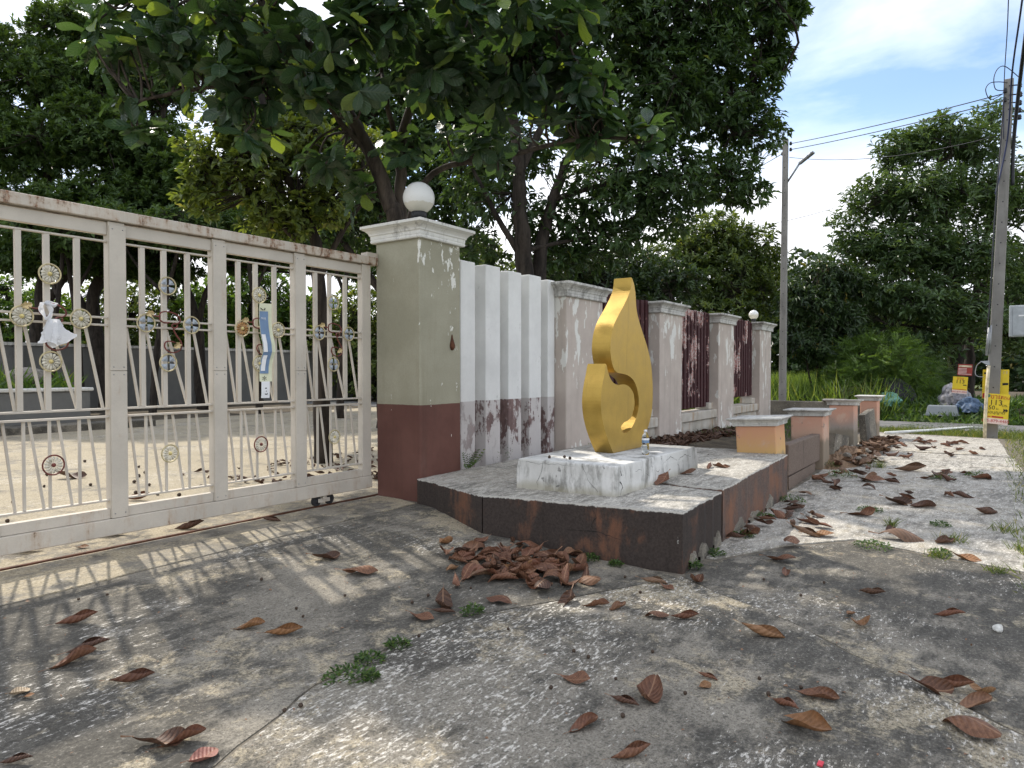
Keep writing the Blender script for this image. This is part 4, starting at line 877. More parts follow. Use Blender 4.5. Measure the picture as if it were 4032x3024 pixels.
wire('lower power line from the slim pole to the leaning pole top', [(22.073,5.142,8.093), (18,-0.06,7.103)], 0.011, 0.05)
wire('thin third line running off the slim pole behind the right tree', [(22.037,5.185,7.855), (18.324,-0.02,6.481)], 0.008, 0.25)
wire('line running from the slim pole top left into the dark tree', [(22.131,5.412,8.2), (29.951,9.824,10.023)], 0.011, 0.1)
wire('second line running from the slim pole left into the dark tree', [(22.128,5.41,8.03), (29.944,9.82,9.621)], 0.011, 0.1)
wire('thin cable crossing low between the slim pole and the right tree', [(24.669,6.785,6.433), (26.154,4.683,7.044)], 0.009, 0.05)
wire('looping jumper cable beside the top of the leaning pole', [(18.002,-0.058,7.25), (17.854,0.149,7.132), (17.796,0.239,7.328), (17.848,0.169,7.475), (17.961,0.009,7.504), (18.062,-0.136,7.484)], 0.009)
wire('higher looping jumper cable beside the leaning pole top', [(18.003,-0.057,7.318), (17.914,0.071,7.357), (17.901,0.098,7.592), (17.954,0.028,7.788), (18.045,-0.1,7.827), (18.198,-0.327,7.611)], 0.009)
wire('dark line rising steeply from the left side of the leaning pole', [(17.998,-0.085,6.301), (16.788,-0.074,7.058), (14.365,-0.098,7.159), (12.412,-0.097,7.169)], 0.008, mat='wire_blue')
wire('thick dark cable rising past the leaning pole out of the picture', [(17.879,0.047,5.127), (17.92,-0.148,6.267), (16.88,-0.199,7.241), (14.493,-0.273,7.392), (12.55,-0.295,7.169)], 0.016, mat='wire_blue')
wire('heavy cable bundle at the picture edge beside the leaning pole', [(18.09,-0.248,5.322), (17.998,-0.259,6.267), (16.986,-0.348,7.332), (14.595,-0.411,7.625)], 0.035)
wire('cable running down the left edge of the leaning pole', [(17.95,-0.075,7.113), (17.826,-0.023,5.976), (17.675,0.056,4.508), (17.54,0.11,2.953), (17.489,0.157,2.181)], 0.014)
for q in ((18.031,-0.097,7.318), (18.022,-0.092,7.122)): insul(p1, q)
rk = MB()
for a, b in (((18.083,-0.168,7.426),(18.224,-0.369,7.445)),((18.08,-0.171,7.23),(18.226,-0.379,7.25)),((18.072,-0.164,7.064),(18.212,-0.365,7.073)),((18.064,-0.158,6.927),(18.204,-0.358,6.917))): rk.tube([a, b], 0.014, 6)
rk.put('rack', 'wire_black', p1)
for q in ((18.088,-0.35,7.394),(18.09,-0.36,7.2),(18.082,-0.354,7.025),(18.074,-0.348,6.869),(18.072,-0.35,6.724)): insul(p1, q)
mbx = thing('meter_box', 'pale grey electrical cabinet mounted on the leaning pole', 'cabinet', (17.66,-0.43,2.10))
MB().box(17.52,17.80,-0.64,-0.215,2.10,2.74).put('casing', 'box_grey', mbx, bevel=0.012)
MB().box(17.503,17.517,-0.62,-0.275,2.13,2.71).put('door', 'box_grey', mbx, bevel=0.005)
MB().box(17.496,17.502,-0.50,-0.37,2.51,2.54).put('name_plate', 'paper_white', mbx); MB().box(17.49,17.502,-0.612,-0.585,2.36,2.46).put('latch', 'steel_grey', mbx)
c2 = thing('conduit', 'grey metal conduits with a small floodlight on the leaning pole', 'conduit', (17.5,0.3,1.2))
MB().tube([(17.5,0.12,2.299), (17.5,0.138,2.009), (17.5,0.157,1.718)], 0.03, 8).put('pipe', 'steel_grey', c2); MB().tube([(17.5,0.085,2.35), (17.5,0.109,1.744)], 0.018, 8).put('pipe', 'steel_grey', c2)
MB().add([(17.4,0.273,1.601),(17.4,0.112,1.61),(17.4,0.102,1.516),(17.4,0.176,1.537),(17.55,0.275,1.603),(17.55,0.113,1.612),(17.55,0.103,1.517),(17.55,0.177,1.538)],[(0,1,2,3),(7,6,5,4),(0,4,5,1),(1,5,6,2),(2,6,7,3),(3,7,4,0)]).put('floodlight', 'box_grey', c2)
wire('loose curling cable hanging left of the leaning pole', [(17.45,0.256,1.58), (17.5,0.326,1.507), (17.5,0.351,1.347), (17.5,0.306,1.283), (17.5,0.209,1.272)], 0.008, mat='steel_grey')
bp = tag(MB().tube([(17.3,0.173,-0.219), (17.33,0.167,0.401), (17.36,0.145,1.084), (17.4,0.119,1.505)], 0.032, 8).put('bamboo_stake', 'bamboo'), 'pale wooden stake tied upright to the leaning pole', 'stake')

# ------------------------------------------------------------------ signs
def board(name, label, corners, mat, th=0.006, group=None):
    """flat board from its four corners TL, TR, BR, BL"""
    C4 = [Vector(c) for c in corners]; n = (C4[1]-C4[0]).cross(C4[3]-C4[0]).normalized()
    if n.x > 0: n = -n
    t = thing(name, label, 'sign', (C4[2]+C4[3])/2, group)
    vs = C4 + [c - n*th for c in C4]
    MB().add(vs, [(0,1,2,3),(7,6,5,4),(0,4,5,1),(1,5,6,2),(2,6,7,3),(3,7,4,0)]).put('board', mat, t)
    def at(u, v, k=1): return C4[0].lerp(C4[1], u).lerp(C4[3].lerp(C4[2], u), v) + n*0.003*k
    def patch(u0, u1, v0, v1, m, nm='print', k=1):
        MB().add([at(u0,v0,k), at(u1,v0,k), at(u1,v1,k), at(u0,v1,k)], [(3,2,1,0)]).put(nm, m, t)
    def text(s, u, v, size, m):
        font_mesh(s, size, plane_mat(at(u, v, 2), C4[1]-C4[0], C4[0]-C4[3]), 'lettering', m, t)
    return t, patch, text, at
t, patch, text, at = board('land_sign', 'front yellow land-for-sale sign with a phone number on the leaning pole', ((17.4,0.167,0.936), (17.4,-0.248,0.91), (17.4,-0.211,0.282), (17.4,0.198,0.321)), 'sign_yellow', group='yellow land signs')
patch(0,1,0.815,1.0,'sign_pink'); text('ขาย', 0.46, 0.10, 0.135, 'ink_red'); text('ที่ดิน', 0.82, 0.125, 0.085, 'ink_red'); text('113', 0.46, 0.30, 0.155, 'ink_black'); text('ตร.', 0.83, 0.37, 0.075, 'ink_black')
text('50', 0.30, 0.47, 0.115, 'ink_black'); text('ม.', 0.54, 0.49, 0.07, 'ink_black'); text('ใบอนุญาต', 0.44, 0.62, 0.085, 'ink_black')
patch(0.32,0.80,0.74,0.79,'ink_red'); patch(0.02,0.28,0.755,0.785,'ink_red'); text('095-879-4465', 0.49, 0.905, 0.083, 'ink_red')
for k in (0, 1):
    u0 = 0.78 + 0.09*k; MB().add([at(u0,0.47,2), at(u0+0.11,0.53,2), at(u0,0.59,2)], [(2,1,0)]).put('arrow', 'ink_black', t)
MB().add([at(0.13+0.085*math.cos(q), 0.075+0.06*math.sin(q), 2) for q in np.linspace(6.283*15/16, 0, 16)], [tuple(range(16))]).put('emblem', 'ink_green', t)
t, patch, text, at = board('land_sign', 'rear yellow sign half hidden behind the leaning pole', ((17.86,0.224,1.427), (17.86,-0.234,1.427), (17.86,-0.227,0.867), (17.86,0.235,0.808)), 'sign_yellow', group='yellow land signs')
patch(0.76,0.98,0.50,0.58,'ink_black'); patch(0.02,0.14,0.82,0.98,'ink_red'); patch(0.05,0.13,0.1,0.16,'ink_black'); text('13', 0.85, 0.12, 0.09, 'bamboo')
t, patch, text, at = board('land_sign', 'shaded yellow sign reading 113 hung on the big right tree trunk', ((22,0.934,1.25), (22,0.597,1.231), (22,0.627,0.778), (22,0.964,0.806)), 'sign_yellow', group='yellow land signs')
patch(0,1,0.80,1.0,'sign_pink'); text('ขาย', 0.5, 0.10, 0.10, 'ink_red'); text('113', 0.5, 0.30, 0.14, 'ink_black'); patch(0.70,0.94,0.46,0.51,'ink_black'); patch(0.05,0.95,0.74,0.77,'ink_red'); text('095-879-4465', 0.5, 0.90, 0.06, 'ink_red')
t, patch, text, at = board('notice_board', 'dark red notice board with pale lines above the shaded yellow sign', ((22,0.822,1.583), (22,0.5,1.568), (22,0.514,1.265), (22,0.842,1.284)), 'sign_red')
patch(0.05,0.95,0.10,0.26,'bamboo')
for k in range(5): patch(0.04, 0.62 if k < 4 else 0.95, 0.36+0.12*k, 0.43+0.12*k, 'ink_pale')

# ------------------------------------------------------------------ rubbish by the side road, pipe, stones
def lump(name, label, cat, c, r, mat, seed, flat_=0.7, group=None, n=3):
    bm = bmesh.new(); bmesh.ops.create_icosphere(bm, subdivisions=n, radius=1.0); r2 = random.Random(seed)
    ph = [Vector((r2.uniform(-1,1), r2.uniform(-1,1), r2.uniform(-1,1))).normalized() for _ in range(14)]; of = [r2.uniform(0.55, 0.95) for _ in ph]
    for v in bm.verts:
        p = v.co.copy()
        for q, d in zip(ph, of):
            e = p.dot(q) - d
            if e > 0: p -= q*e*0.85
        v.co = Vector((p.x*r[0], p.y*r[1], p.z*r[2])) + Vector((0,0,r[2]*flat_))
    me = bpy.data.meshes.new(name); bm.to_mesh(me); bm.free(); o = put(name, me, mat); o.location = c
    return tag(o, label, cat, group)
def crumple(name, label, c, r, mat, seed, group=None):
    """thin crumpled sheet heap: ridged, folded"""
    bm = bmesh.new(); bmesh.ops.create_icosphere(bm, subdivisions=4, radius=1.0); rs = np.random.RandomState(seed); K = [(rs.normal(size=3)*f, rs.rand()*6.28, 0.9/f) for f in (2,3,4,5,7,9,12)]
    for v in bm.verts:
        p = np.array(v.co); h = sum(a*abs(math.sin(float(k@p)+ph)) for k, ph, a in K); q = 0.62+0.42*h
        v.co = Vector((p[0]*r[0]*q, p[1]*r[1]*q, max(-0.1, p[2])*r[2]*q))
    me = bpy.data.meshes.new(name); bm.to_mesh(me); bm.free(); o = put(name, me, mat); o.location = c
    return tag(o, label, 'sack', group)
crumple('rubbish_sack', 'grey crumpled tarpaulin heap behind the yellow signs', (23.6,0.95,bank_z(23.6)), (0.5,0.40,0.62), 'sack_grey', 1)
crumple('rubbish_sack', 'pale green sack lying left of the big right tree trunk', (23.5,2.62,bank_z(23.5)), (0.4,0.36,0.34), 'sack_green', 2)
crumple('rubbish_sack', 'dark blue tarpaulin bundle at the foot of the rubbish', (23.2,0.62,bank_z(23.2)), (0.4,0.34,0.36), 'tarp_blue', 3)
crumple('rubbish_sack', 'black rubbish heap behind the pale green sack', (24.4,2.6,bank_z(24.4)), (0.7,0.6,0.7), 'rubbish_dark', 4)
tb = thing('storage_tub', 'upturned cloudy plastic storage tub on the weeds', 'tub', (22.9,1.22,bank_z(22.9)))
c = Vector(tb.location); MB().frustum_stack([(c.x-0.26,c.x+0.26,c.y-0.40,c.y+0.40,c.z),(c.x-0.21,c.x+0.21,c.y-0.34,c.y+0.34,c.z+0.27)]).put('tub_body', 'cloudy_plastic', tb, bevel=0.03, seg=2)
MB().box(c.x-0.30,c.x+0.30,c.y-0.44,c.y+0.44,c.z-0.012,c.z+0.022).put('rim', 'cloudy_plastic', tb)
tag(MB().tube([(16.953,1.956,0.05), (18.005,1.268,0.06), (19.669,0.442,0.06), (19.276,0.123,0.08)], 0.03, 10).put('pvc_pipe', 'pvc_white'), 'long white plastic pipe lying across the end of the sidewalk', 'pipe')
lump('rubble_stone', 'pale chalky stone lying on the concrete at the right edge', 'stone', (5.03,-0.027,-0.154), (0.05,0.035,0.026), 'white_stone', 5, 0.6, n=2)
RS = random.Random(21)
for k in range(16):
    lump('rubble_stone', 'rough grey rubble lump on the spilled earth by the short pillars', 'stone', (RS.uniform(11.9,13.9), RS.uniform(1.7,2.2), -0.06+RS.random()*0.10), (RS.uniform(0.03,0.09), RS.uniform(0.03,0.08), RS.uniform(0.02,0.055)), 'stone_grey', 50+k, 0.5, 'rubble on the spilled earth', 2)
tag(MB().box(2.70,2.735,0.72,0.74,0.0055,0.012).put('bottle_cap', 'red_plastic'), 'tiny bright red plastic scrap at the bottom edge', 'scrap')
bpy.data.objects['bottle_cap'].location = Vector((2.899,0.548,-0.154)) - Vector((2.717,0.73,0))

# ------------------------------------------------------------------ inside the compound
yw = thing('yard_wall', 'long grey compound wall at the back of the yard', 'wall', (10, 27, 0))
MB().box(-14, 33, 27.0, 27.2, -0.1, 2.25).put('wall_body', 'yard_wall', yw); MB().box(-14, 33, 26.94, 27.26, 2.255, 2.36).put('coping', 'cap_dirty', yw)
for k in range(15): MB().box(-13+k*3.2, -12.72+k*3.2, 26.88, 26.99, -0.1, 2.25).put('pier', 'yard_wall', yw)
pb = thing('planter', 'long raised stone planter across the back of the yard', 'planter', (2, 19, 0))
MB().box(-9, 8.0, 18.3, 20.6, -0.1, 0.90).put('side', 'yard_wall', pb, bevel=0.02); MB().box(-9.06, 8.06, 18.24, 20.66, 0.905, 0.99).put('coping', 'cap_white', pb, bevel=0.02)
MB().box(-9, 9.2, 17.5, 18.2, -0.1, 0.16).put('step', 'concrete_old', pb, bevel=0.02)
pv = thing('pavilion', 'open pavilion with a dark tiled roof at the left edge behind the gate', 'pavilion', (-1.0, 16, 0))
vs = []; fs = []; nx, ny = 120, 14
for j in range(ny):
    for i in range(nx):
        q = j/(ny-1); X = -4.0 + 7.3*i/(nx-1) ; vs.append((X, 15.2 + 4.2*q, 3.25 + 1.9*q + 0.035*abs(math.sin(X*13.0)) - 0.03*((q*7) % 1.0)))
fs = [(j*nx+i, j*nx+i+1, (j+1)*nx+i+1, (j+1)*nx+i) for j in range(ny-1) for i in range(nx-1)]
MB().add(vs, fs).put('tiled_roof', 'roof_tile', pv); MB().box(-4.0,3.28,15.2,15.3,3.02,3.22).put('fascia', 'timber_dark', pv); MB().box(-4,3.28,15.3,19.3,3.0,3.06).put('ceiling', 'timber_dark', pv)
for x in (-3.6, 2.9):
    for y in (15.5, 19.0): MB().box(x-0.11, x+0.11, y-0.11, y+0.11, -0.1, 3.0).put('post', 'yard_wall', pv)
lump('rockery_stone', 'grey boulder sitting on the back planter', 'stone', (7.0,19.3,0.98), (0.5,0.4,0.32), 'stone_grey', 31, 0.6)

# ------------------------------------------------------------------ vegetation
def unit(a): return a / np.maximum(1e-9, np.linalg.norm(a, axis=-1, keepdims=True))
T_SMALL = (np.array([(0,0,0),(.5,-.5,.10),(.5,.5,.10),(1,0,-.10),(.5,0,0)], float), np.array([(0,1,4),(0,4,2),(1,3,4),(4,3,2)]))
T_OBOV = (np.array([(0,0,0),(.62,-.5,.10),(.62,.5,.10),(1,0,-.08),(.6,0,0)], float), np.array([(0,1,4),(0,4,2),(1,3,4),(4,3,2)]))
T_CARD = (np.array([(0,0,0),(.55,-.5,.08),(.55,.5,.08),(1,0,0)], float), np.array([(0,1,3),(0,3,2)]))
def frond(n=7):
    v = []; t = []
    for k in range(n):
        a = 0.12 + 0.86*k/n; w = 0.5*math.sin(math.pi*(0.12+0.83*k/n))**0.6
        for s in (-1, 1):
            i = len(v); v += [(a,0,0),(a+.05,s*w*.55,.02),(a+.10,s*w,-.03),(a+.015,s*w*.5,.0)]; t += [(i,i+1,i+2),(i,i+2,i+3)]
    return np.array(v, float), np.array(t)
T_FROND = frond()
def stamp(tm, base, d, nrm, L, Wd, rs, tint=None):
    """place leaf template tm at every base, pointing d, upper side nrm"""
    V0, T0 = tm; n = len(base); d = unit(d); side = unit(np.cross(d, nrm)); up = np.cross(side, d)
    V = base[:,None] + d[:,None]*(V0[None,:,0:1]*L[:,None,None]) + side[:,None]*(V0[None,:,1:2]*Wd[:,None,None]) + up[:,None]*(V0[None,:,2:3]*L[:,None,None])
    T = T0[None] + (np.arange(n)*len(V0))[:,None,None]
    if tint is None: tint = rs.rand(n)
    return V.reshape(-1,3), T.reshape(-1,3), np.repeat(tint, len(V0))
def clusters(lobes, n, rs, shell=0.42):
    w = np.array([l[5] if len(l) > 5 else 1.0 for l in lobes]) * np.array([l[3]*l[3] for l in lobes]); w /= w.sum()
    idx = rs.choice(len(lobes), n, p=w); Lb = np.array([l[:5] for l in lobes], float)[idx]
    dv = unit(rs.normal(size=(n,3))); rr = rs.rand(n)**shell
    lump_ = 1 + 0.16*np.sin(dv[:,0]*5+idx) * np.cos(dv[:,2]*6+idx*2)
    off = dv*(rr*lump_)[:,None]*np.stack([Lb[:,3], Lb[:,3], Lb[:,4]], 1)
    return Lb[:,:3]+off, dv
def limb_tube(mb, pts, r0, r1, n=9, wob=0.0, seed=0):
    P = smooth3([Vector(p) for p in pts], 7); r2 = random.Random(seed)
    Q = [p + Vector((r2.uniform(-wob,wob), r2.uniform(-wob,wob), 0)) for p in P]; k = len(Q)
    mb.tube(Q, [r0+(r1-r0)*(i/(k-1))**0.8 for i in range(k)], n); return Q
def tree(name, label, limbs, lobes, n, per, L, Wr, tm, leafmat, barkmat, seed, cat='tree', group=None, droop=0.3, spread=0.9, hubs=40, twr=0.012, shell=0.42, tintpow=1.0, updir=0.45, cpart='crown'):
    rs = np.random.RandomState(seed); base = limbs[0][0][0]
    t = thing(name, label, cat, base, group)
    mb = MB(); nodes = []
    for i, (pts, r0, r1) in enumerate(limbs): nodes += limb_tube(mb, pts, r0, r1, 9 if r0 > 0.04 else 6, r0*0.12, seed+i)
    ND = np.array([tuple(p) for p in nodes]); C, dv = clusters(lobes, n, rs, shell)
    if hubs:
        hb = C[rs.choice(n, min(hubs, n), replace=False)]; hb = hb - 0.25*(hb - hb.mean(0))*0.5
        for h in hb:
            dd_ = np.linalg.norm(ND-h, axis=1) + np.maximum(0, ND[:,2]-h[2])*1.5; a = ND[dd_.argmin()]; m = (a+h)/2 + rs.normal(size=3)*0.12*np.linalg.norm(h-a) + np.array([0,0,0.08*np.linalg.norm(h-a)])
            mb.tube(smooth3([Vector(a), Vector(m), Vector(h)], 3), [twr*2.6, twr*2.4, twr*2.2, twr*2.0, twr*1.8, twr*1.6, twr*1.2], 5, False)
        near = ((C[:,None]-hb[None])**2).sum(-1).argmin(1)
        for c, k in list(zip(C, near))[:1400]:
            h = hb[k]; m = (c+h)/2 + rs.normal(size=3)*0.05
            mb.tube([Vector(h), Vector(m), Vector(c)], [twr*0.9, twr*0.7, twr*0.4], 3, False)
    mb.put('trunk', barkmat, t)
    ax = unit(dv*0.55 + np.array([0,0,updir]) + rs.normal(size=(n,3))*0.35); N = n*per
    B = np.repeat(C, per, 0); A = np.repeat(ax, per, 0)
    u = unit(np.cross(A, rs.normal(size=(N,3)))); th = spread*(0.55+0.6*rs.rand(N)); d = A*np.cos(th)[:,None] + u*np.sin(th)[:,None]
    d[:,2] -= droop*(0.4+rs.rand(N)); d = unit(d); B = B + A*(rs.rand(N)*0.35*L)[:,None] + rs.normal(size=(N,3))*L*0.12
    nr = unit(A*0.9 + rs.normal(size=(N,3))*0.35 + np.array([0,0,0.5])); Ln = L*(0.65+0.6*rs.rand(N))
    tint = np.clip(np.repeat(rs.rand(n), per)*0.55 + rs.rand(N)*0.45, 0, 1)**tintpow
    V, T, tn = stamp(tm, B, d, nr, Ln, Ln*Wr*(0.85+0.3*rs.rand(N)), rs, tint)
    put(cpart, np_mesh(cpart, V, T, tn), leafmat, t)
    return t
def dn(p, z=-0.05): return (p[0], p[1], z)

# big-leaved fig tree overhanging the gate pillar
def fig():
    rs = np.random.RandomState(5); B = dn((6.073,5.84,2.573))
    t = thing('fig_tree', 'large fiddle-leaved fig tree with big dark leaves overhanging the olive gate pillar', 'tree', B)
    limbs = [([B, (6.034,5.908,2.963), (5.99,5.986,3.407), (5.795,6.109,3.988), (5.493,6.208,4.46), (5.2,6.294,4.959), (4.746,6.427,5.174), (4.343,6.492,5.553)], 0.13, 0.035),
             ([dn((6.099,5.895,2.748),0.6), (6.14,5.947,3.432), (6.084,5.875,4.13), (6.088,5.71,4.564), (6.1,5.356,4.943), (6.009,4.803,5.377), (5.947,4.563,5.966)], 0.085, 0.025),
             ([(6.253,5.949,3.114), (6.417,5.906,3.624), (6.527,5.584,3.9), (6.822,4.816,3.991), (7.128,4.035,4.119), (7.409,3.458,4.085)], 0.055, 0.018),
             ([(5.493,6.208,4.46), (5.044,6.504,4.593), (4.565,6.839,4.562), (4.008,7.63,4.409), (3.89,7.796,4.307)], 0.045, 0.012),
             ([(6.088,5.71,4.564), (6.281,5.091,4.729), (6.49,4.453,5.011), (6.709,3.801,5.326)], 0.045, 0.015),
             ([(5.795,6.109,3.988), (5.474,6.227,4.246), (4.864,6.426,4.969), (4.259,6.952,5.272), (3.922,7.443,5.57)], 0.04, 0.014),
             ([(6.095,5.856,4.019), (5.862,5.853,4.39), (5.59,5.738,4.959), (5.255,5.531,5.371)], 0.04, 0.015)]
    mb = MB(); nodes = []
    for i, (p, a, b) in enumerate(limbs): nodes += limb_tube(mb, p, a, b, 10, 0.01, i)
    ND = np.array([tuple(p) for p in nodes])
    px = [((4.021,7.639,5.224),.55,.45,20),((3.802,8.116,4.965),.30,.25,6),((4.28,6.565,5.023),.75,.6,34),((4.558,6.496,4.429),.50,.35,18),((4.162,7.245,4.671),.35,.3,9),((4.859,5.383,4.875),.8,.65,36),((5.013,5.846,4.429),.45,.3,12),((5.552,4.746,4.975),.85,.65,40),((5.838,5.195,4.552),.6,.35,18),((6.33,4.161,5.123),.8,.6,36),
          ((6.453,4.492,4.593),.6,.4,20),((6.931,3.986,4.687),.55,.4,22),((7.165,3.812,4.246),.40,.30,14),((7.471,3.371,4.112),.22,.2,6),((6.586,4.986,4.152),.5,.3,8),((5.407,6.311,3.844),.35,.3,6),((5.942,5.723,3.956),.4,.3,6),((4.673,6.666,4.002),.3,.22,5),((3.916,7.752,4.104),.16,.12,3),((3.832,7.88,4.384),.12,.1,2),((5.181,6.281,3.757),.1,.1,2),
          ((5.895,6.298,3.432),.25,.25,3),((4.415,6.759,6.165),.9,.6,22),((5.271,5.542,6.363),1.0,.7,26),((6.346,4.355,6.395),1.0,.7,26),((6.209,5.302,7.945),1.2,.7,26),((5.093,6.538,7.676),1.0,.7,20)]
    base = []; dr = []; nm = []; ln = []
    for c, rh, rv, k in px:
        for _ in range(k):
            v = rs.normal(size=3); v = v/np.linalg.norm(v)*rs.rand()**0.45; p = np.array(c)+v*np.array([rh,rh,rv])
            a = ND[((ND-p)**2).sum(1).argmin()]; m = (a+p)/2+rs.normal(size=3)*0.06-np.array([0,0,0.04]); mb.tube(smooth3([Vector(a),Vector(m),Vector(p)],3), [0.016,0.015,0.014,0.013,0.012,0.011,0.009], 5, False)
            ax = unit(v*0.5+np.array([0,0,0.55])+rs.normal(size=3)*0.35); q = rs.randint(5, 9); ph = rs.rand()*6.28
            u = unit(np.cross(ax, np.array([0.3,0.7,0.2]))); w = np.cross(ax, u)
            for j in range(q):
                an = ph+2.4*j; th = 0.75+0.85*rs.rand(); rad = u*math.cos(an)+w*math.sin(an); d = ax*math.cos(th)+rad*math.sin(th); d[2] -= 0.25+0.35*rs.rand()
                base.append(p+ax*0.015*(j-q/2)); dr.append(unit(d)); nm.append(unit(ax*0.8+np.array([0,0,0.4])+rs.normal(size=3)*0.25)); ln.append(0.20+0.13*rs.rand())
    mb.put('trunk', 'bark_grey', t)
    base, dr, nm, ln = map(np.array, (base, dr, nm, ln))
    # leaf blanks: obovate, wavy, drooping
    blanks = []
    for k in range(8):
        r2 = np.random.RandomState(k); nu, nv = 8, 5; V = []; UV = []
        for i in range(nu):
            s = i/(nu-1); hw = 0.29*(math.sin(math.pi*min(1, s**1.25*0.93+0.035)))**0.75*(0.6+0.5*s) if 0 < i < nu-1 else (0.012 if i == 0 else 0.03)
            for j in range(nv):
                q = j/(nv-1)*2-1; ed = 0.05*abs(q)**2*math.sin(s*9+k+q*2)
                V.append((s, q*hw, 0.05*abs(q)+ed*0.6-0.22*(0.4+0.15*k/4)*s*s+0.03*math.sin(s*7+k))); UV.append((s, q*0.5*hw/0.30+0.5))
        Tq = []
        for i in range(nu-1):
            for j in range(nv-1): a = i*nv+j; Tq += [(a,a+1,a+nv+1),(a,a+nv+1,a+nv)]
        blanks.append((np.array(V), np.array(Tq), np.array(UV)))
    # choose the 300 leaves that show largest: nearest to the viewpoint, inside the view, not stacked behind one another
    cm = np.array(camo.matrix_basis.inverted()); mid = base+dr*ln[:,None]*0.5; q = mid@cm[:3,:3].T+cm[:3,3]; z = -q[:,2]; sx = q[:,0]/z/0.741; sy = q[:,1]/z/0.741
    inside = (abs(sx) < 1.0) & (abs(sy) < 0.76); order = np.argsort(z); occ = {}; pick = []
    for i in order:
        if not inside[i]: continue
        key = (int((sx[i]+1)*46), int((sy[i]+1)*46))
        if occ.get(key, 0) >= 1: continue
        occ[key] = 1; pick.append(i)
        if len(pick) == 300: break
    sel = np.zeros(len(base), bool); sel[pick] = True
    mes = []
    for k, (V, T, UV) in enumerate(blanks):
        for q_ in range(3):
            me = np_mesh('leaf', V, T, np.full(len(V), (0.2, 0.55, 0.95)[q_] if k < 5 or q_ < 2 else 0.4), UV, True); me.materials.append(M['leaf_fig']); mes.append(me)
    for i in pick:
        d, n_ = dr[i], nm[i]; s_ = unit(np.cross(n_, d)); up = np.cross(d, s_); L = ln[i]
        o = bpy.data.objects.new('leaf', mes[rs.randint(8)*3 + (2 if rs.rand() < 0.13 else rs.randint(2))]); COL.objects.link(o); o.parent = t
        o.matrix_local = Matrix(((d[0]*L,s_[0]*L,up[0]*L,base[i][0]-B[0]),(d[1]*L,s_[1]*L,up[1]*L,base[i][1]-B[1]),(d[2]*L,s_[2]*L,up[2]*L,base[i][2]-B[2]),(0,0,0,1)))
    Vs, Ts, Us, Tn = [], [], [], []; off = 0
    for i in np.where(~sel)[0]:
        V, T, UV = blanks[i % 8]; d, n_ = dr[i], nm[i]; s_ = unit(np.cross(n_, d)); up = np.cross(d, s_)
        Vs.append(base[i]+(V[:,0:1]*d+V[:,1:2]*s_+V[:,2:3]*up)*ln[i]); Ts.append(T+off); Us.append(UV); Tn.append(np.full(len(V), 0.95 if rs.rand() < 0.08 else rs.rand()*0.8)); off += len(V)
    o = put('crown', np_mesh('crown', np.concatenate(Vs), np.concatenate(Ts), np.concatenate(Tn), np.concatenate(Us), True), 'leaf_fig', t); tag(o, kind='stuff')
fig()

# tall dark tree behind the fence
Bt = dn((9.843,6.562,2.673))
tree('broadleaf_tree', 'tall dense dark tree rising behind the white finned wall and fence', [
    ([Bt, (9.813,6.618,3.068), (9.793,6.681,4.096), (9.781,6.731,5.124), (9.531,6.776,6.226), (9.233,6.892,7.365)], 0.19, 0.06),
    ([dn((10.125,6.508,2.694)), (10.146,6.494,3.177), (10.35,6.413,4.245), (10.686,6.143,5.332), (11.356,5.576,6.559), (12.04,4.808,7.606)], 0.15, 0.04),
    ([(9.807,6.634,3.305), (9.591,6.964,3.938), (9.419,7.23,4.57), (9.246,7.496,5.124)], 0.07, 0.02),
    ([(10.399,6.349,4.408), (11.137,5.828,4.731), (12.089,5.175,5.01), (13.076,4.467,5.123)], 0.06, 0.02),
    ([(10.686,6.143,5.332), (11.72,5.38,5.798), (12.848,4.485,6.373), (13.399,3.701,6.46)], 0.07, 0.02),
    ([(9.784,6.714,4.728), (10.243,6.444,5.83), (10.764,6.098,7.293), (11.199,5.872,8.719)], 0.08, 0.03),
    ([(9.855,6.57,3.463), (10.614,6.192,3.697), (11.58,5.865,3.895)], 0.05, 0.015)],
    [(*(12.136,4.671,7.606),1.25,1.0),(*(13.119,3.801,7.926),.85,.6),(*(13.466,3.311,8.098),.42,.32,4.0),(*(13.536,3.531,7.244),.35,.3,3.0),(*(11.003,5.766,7.62),1.3,1.0),(*(12.902,4.416,6.635),1.15,.8),(*(13.393,3.867,5.973),.65,.55),(*(11.825,5.247,6.305),1.3,.9),(*(13.176,4.321,5.035),.75,.5,.8),(*(13.476,3.883,4.769),.4,.3,.6),(*(12.137,5.103,4.925),1.0,.7,.8),
     (*(11.224,5.873,4.591),.95,.7,.7),(*(10.555,6.638,4.067),.7,.5,.55),(*(9.783,7.407,4.514),.7,.5,.5),(*(9.88,7.585,3.568),.5,.35,.5),(*(11.568,6.051,3.742),.8,.45,.7),(*(12.453,5.327,4.239),.7,.35,.5),(*(10.983,6.704,3.467),.6,.3,.6),(*(11.873,5.1,9.197),1.6,.9,.6),(*(10.117,6.65,6.634),.9,.8,.6),(*(10.503,7.105,5.376),.7,.55,.7),(*(9.922,7.935,5.376),.6,.5,.6),(*(12.837,3.894,9.091),1.0,.6,.6)],
    6300, 8, 0.17, 0.36, T_SMALL, 'leaf_broad', 'bark_dark', 11, droop=0.55, spread=1.15, hubs=90)

